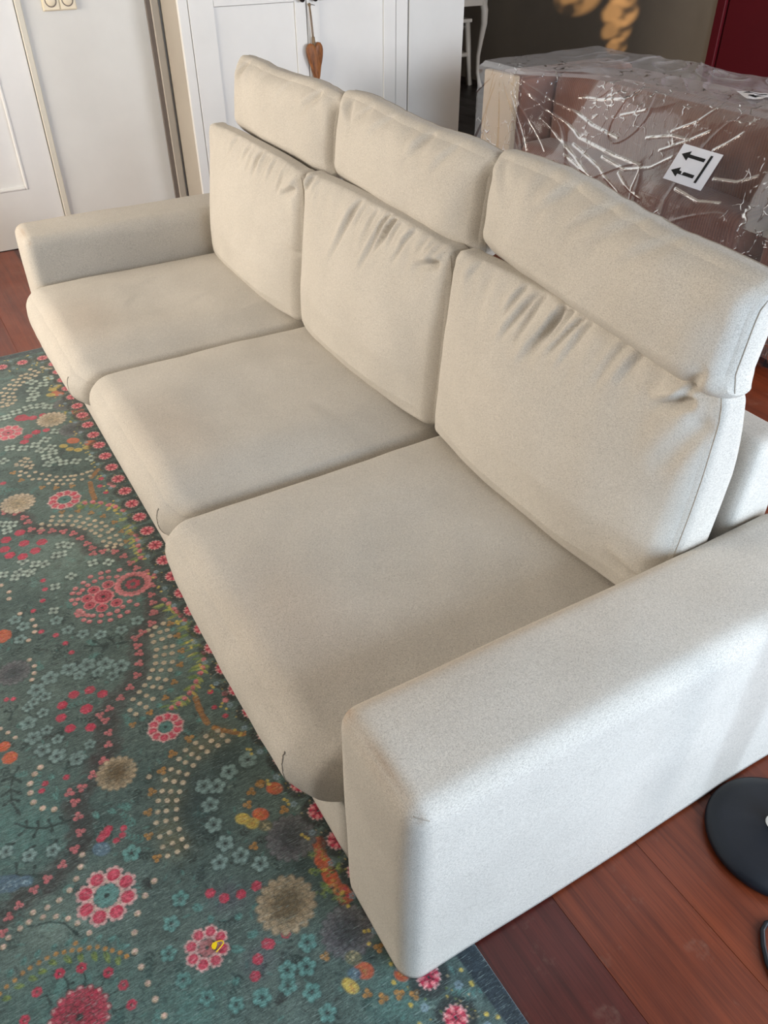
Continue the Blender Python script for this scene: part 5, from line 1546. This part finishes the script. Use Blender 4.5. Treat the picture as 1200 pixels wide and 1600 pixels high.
def film_surf(u, v, want_crease=False):
    """u along the width (0 = left arm end), v from the rear top edge (0) over the top to the floor in front (1)"""
    x = -3.05 + 2.0 * u
    depth = sst(-2.80, -2.45, x)                     # how far the sheet sinks between arm front and back cushion
    depth = depth * (1 - sst(-1.45, -1.2, x))
    yt = 2.282 + 0.225 * depth                       # front top edge
    ym = 2.278 + 0.035 * depth
    k = [0.0, 0.10, 0.34, 0.40, 0.70, 1.0]
    zs = [0.60, 0.835, 0.832, 0.815, 0.50, 0.06]
    ys = [np.full_like(x, 3.075), np.full_like(x, 3.03), yt + 0.02, yt - 0.006, ym, np.full_like(x, 2.272)]
    y = np.zeros_like(x)
    z = np.zeros_like(x)
    for a in range(5):
        m = (v >= k[a]) & (v <= k[a + 1] + 1e-9)
        s = (v - k[a]) / (k[a + 1] - k[a])
        y = np.where(m, ys[a] + (ys[a + 1] - ys[a]) * s, y)
        z = np.where(m, zs[a] + (zs[a + 1] - zs[a]) * s, z)
    frontm = sst(0.36, 0.45, v)
    topm = sst(0.06, 0.12, v) * (1 - sst(0.30, 0.36, v))
    # pleats that fan out from the left arm corner, crinkles round the middle
    ang = np.arctan2(0.82 - z, x + 2.86 + 0.02)
    rad = np.hypot(0.82 - z, x + 2.86)
    fan = ridg(ang * 6 + 0.5 * np.sin(rad * 7), 11) * np.exp(-((rad - 0.45) / 0.5) ** 2)
    P = np.stack((x, z, 0 * x), -1)
    cr = lownoise(P.reshape(-1, 3), 7.0, 51, 3).reshape(x.shape)
    cr2 = ridg(lownoise(P.reshape(-1, 3), 1.6, 52, 2).reshape(x.shape) * 2.6, 14)
    y = y - frontm * (0.012 + 0.008 * fan + 0.0035 * cr2 + 0.0005 * cr)
    P2 = np.stack((x, y, 0 * x), -1)
    w2 = lownoise(P2.reshape(-1, 3), 3.0, 53, 3).reshape(x.shape)
    w3 = ridg(lownoise(P2.reshape(-1, 3), 2.0, 54, 2).reshape(x.shape) * 3.0, 4)
    z = z + topm * (0.010 + 0.008 * w2 + 0.008 * w3) * (0.4 + 0.6 * sst(-2.95, -2.6, x))
    # single sharp folds pulled across the front
    k_ = np.zeros_like(x)
    for fold in FILM_FOLDS:
        for (xa, za), (xb, zb) in zip(fold, fold[1:]):
            L2 = (xb - xa) ** 2 + (zb - za) ** 2
            s_ = np.clip(((x - xa) * (xb - xa) + (z - za) * (zb - za)) / L2, 0, 1)
            d_ = np.hypot(x - xa - s_ * (xb - xa), z - za - s_ * (zb - za))
            k_ = np.maximum(k_, np.exp(-(d_ / 0.0036) ** 2))
    k_ = k_ * frontm
    wv_ = np.clip(0.5 + 0.45 * lownoise(P.reshape(-1, 3), 14.0, 61, 3).reshape(x.shape), 0, 1) ** 1.5
    y = y - 0.005 * k_ * (0.5 + 0.5 * wv_)
    if want_crease:
        return x, y, z, k_ * (0.35 + 0.65 * wv_)
    return x, y, z


nu, nv = 640, 460
U, Vv = np.meshgrid(np.linspace(0, 1, nu), np.linspace(0, 1, nv), indexing='ij')
fx_, fy_, fz_, fk_ = film_surf(U, Vv, True)
Vf = np.stack((fx_ - LX, fy_ - LY, fz_), -1).reshape(-1, 3)
idx = np.arange(nu * nv).reshape(nu, nv)
Ff = np.stack((idx[:-1, :-1], idx[1:, :-1], idx[1:, 1:], idx[:-1, 1:]), -1).reshape(-1, 4)
fme = np_mesh('plastic_wrap', Vf, Ff)
fme.attributes.new('crease', 'FLOAT', 'POINT').data.foreach_set('value', fk_.ravel().astype(np.float32))
obj('plastic_wrap', fme, M['film'], lv)


# white handling labels stuck to the wrapping: two arrows and a bar each
def arrow_label(P0, e1, e2, project, parent):
    def grid(quad, n, lift, name, mat):
        """quad: four (a, b) corners; built as a fine patch that follows the film"""
        q = np.array(quad, float)
        V, F = [], []
        for i in range(n + 1):
            for j in range(n + 1):
                s, t = i / n, j / n
                ab = (q[0] * (1 - s) + q[1] * s) * (1 - t) + (q[3] * (1 - s) + q[2] * s) * t
                V.append(project(P0 + e1 * ab[0] + e2 * ab[1], lift))
        for i in range(n):
            for j in range(n):
                F.append((i * (n + 1) + j, (i + 1) * (n + 1) + j, (i + 1) * (n + 1) + j + 1, i * (n + 1) + j + 1))
        return np.array(V), np.array(F)
    V, F = grid([(0, 0), (1, 0), (1, 1), (0, 1)], 14, 0.004, 'label', M['paper'])
    lab = obj('handling_label', np_mesh('handling_label', V - np.array([LX, LY, 0]), F), M['paper'], parent)
    lab['label'] = 'white sticker printed with two black arrows and a bar'
    Vs, Fs_, off = [], [], 0
    quads = []
    for ta, tb, b in ((0.095, 0.69, 0.262), (0.075, 0.67, 0.725)):
        quads.append([(ta, b), (ta + 0.19, b - 0.135), (ta + 0.19, b), (ta + 0.19, b)])
        quads.append([(ta, b), (ta + 0.19, b), (ta + 0.19, b + 0.135), (ta + 0.19, b + 0.135)])
        quads.append([(ta + 0.16, b - 0.045), (tb, b - 0.045), (tb, b + 0.045), (ta + 0.16, b + 0.045)])
    quads.append([(0.755, 0.10), (0.815, 0.10), (0.80, 0.86), (0.74, 0.86)])
    for qd in quads:
        V, F = grid(qd, 5, 0.0056, 'print', M['ink'])
        Vs.append(V)
        Fs_.append(F + off)
        off += len(V)
    obj('arrow_print', np_mesh('arrow_print', np.concatenate(Vs) - np.array([LX, LY, 0]), np.concatenate(Fs_)), M['ink'], lab)


_vs = np.linspace(0.36, 1.0, 500)


def on_front(p, lift):
    u = (p[0] + 3.05) / 2.0
    x, y, z = film_surf(np.full(500, u), _vs)
    i = int(np.argmin(np.abs(z - p[2])))
    return np.array([p[0], y[i] - lift - 0.004, p[2]])


_vt = np.linspace(0.10, 0.345, 300)


def on_top(p, lift):
    u = (p[0] + 3.05) / 2.0
    x, y, z = film_surf(np.full(300, u), _vt)
    i = int(np.argmin(np.abs(y - p[1])))
    return np.array([p[0], p[1], z[i] + lift + 0.004])


arrow_label(np.array(LAB_P0), np.array(LAB_E1), np.array(LAB_E2), on_front, lv)
arrow_label(np.array(LAT_P0), np.array(LAT_E1), np.array(LAT_E2), on_top, lv)
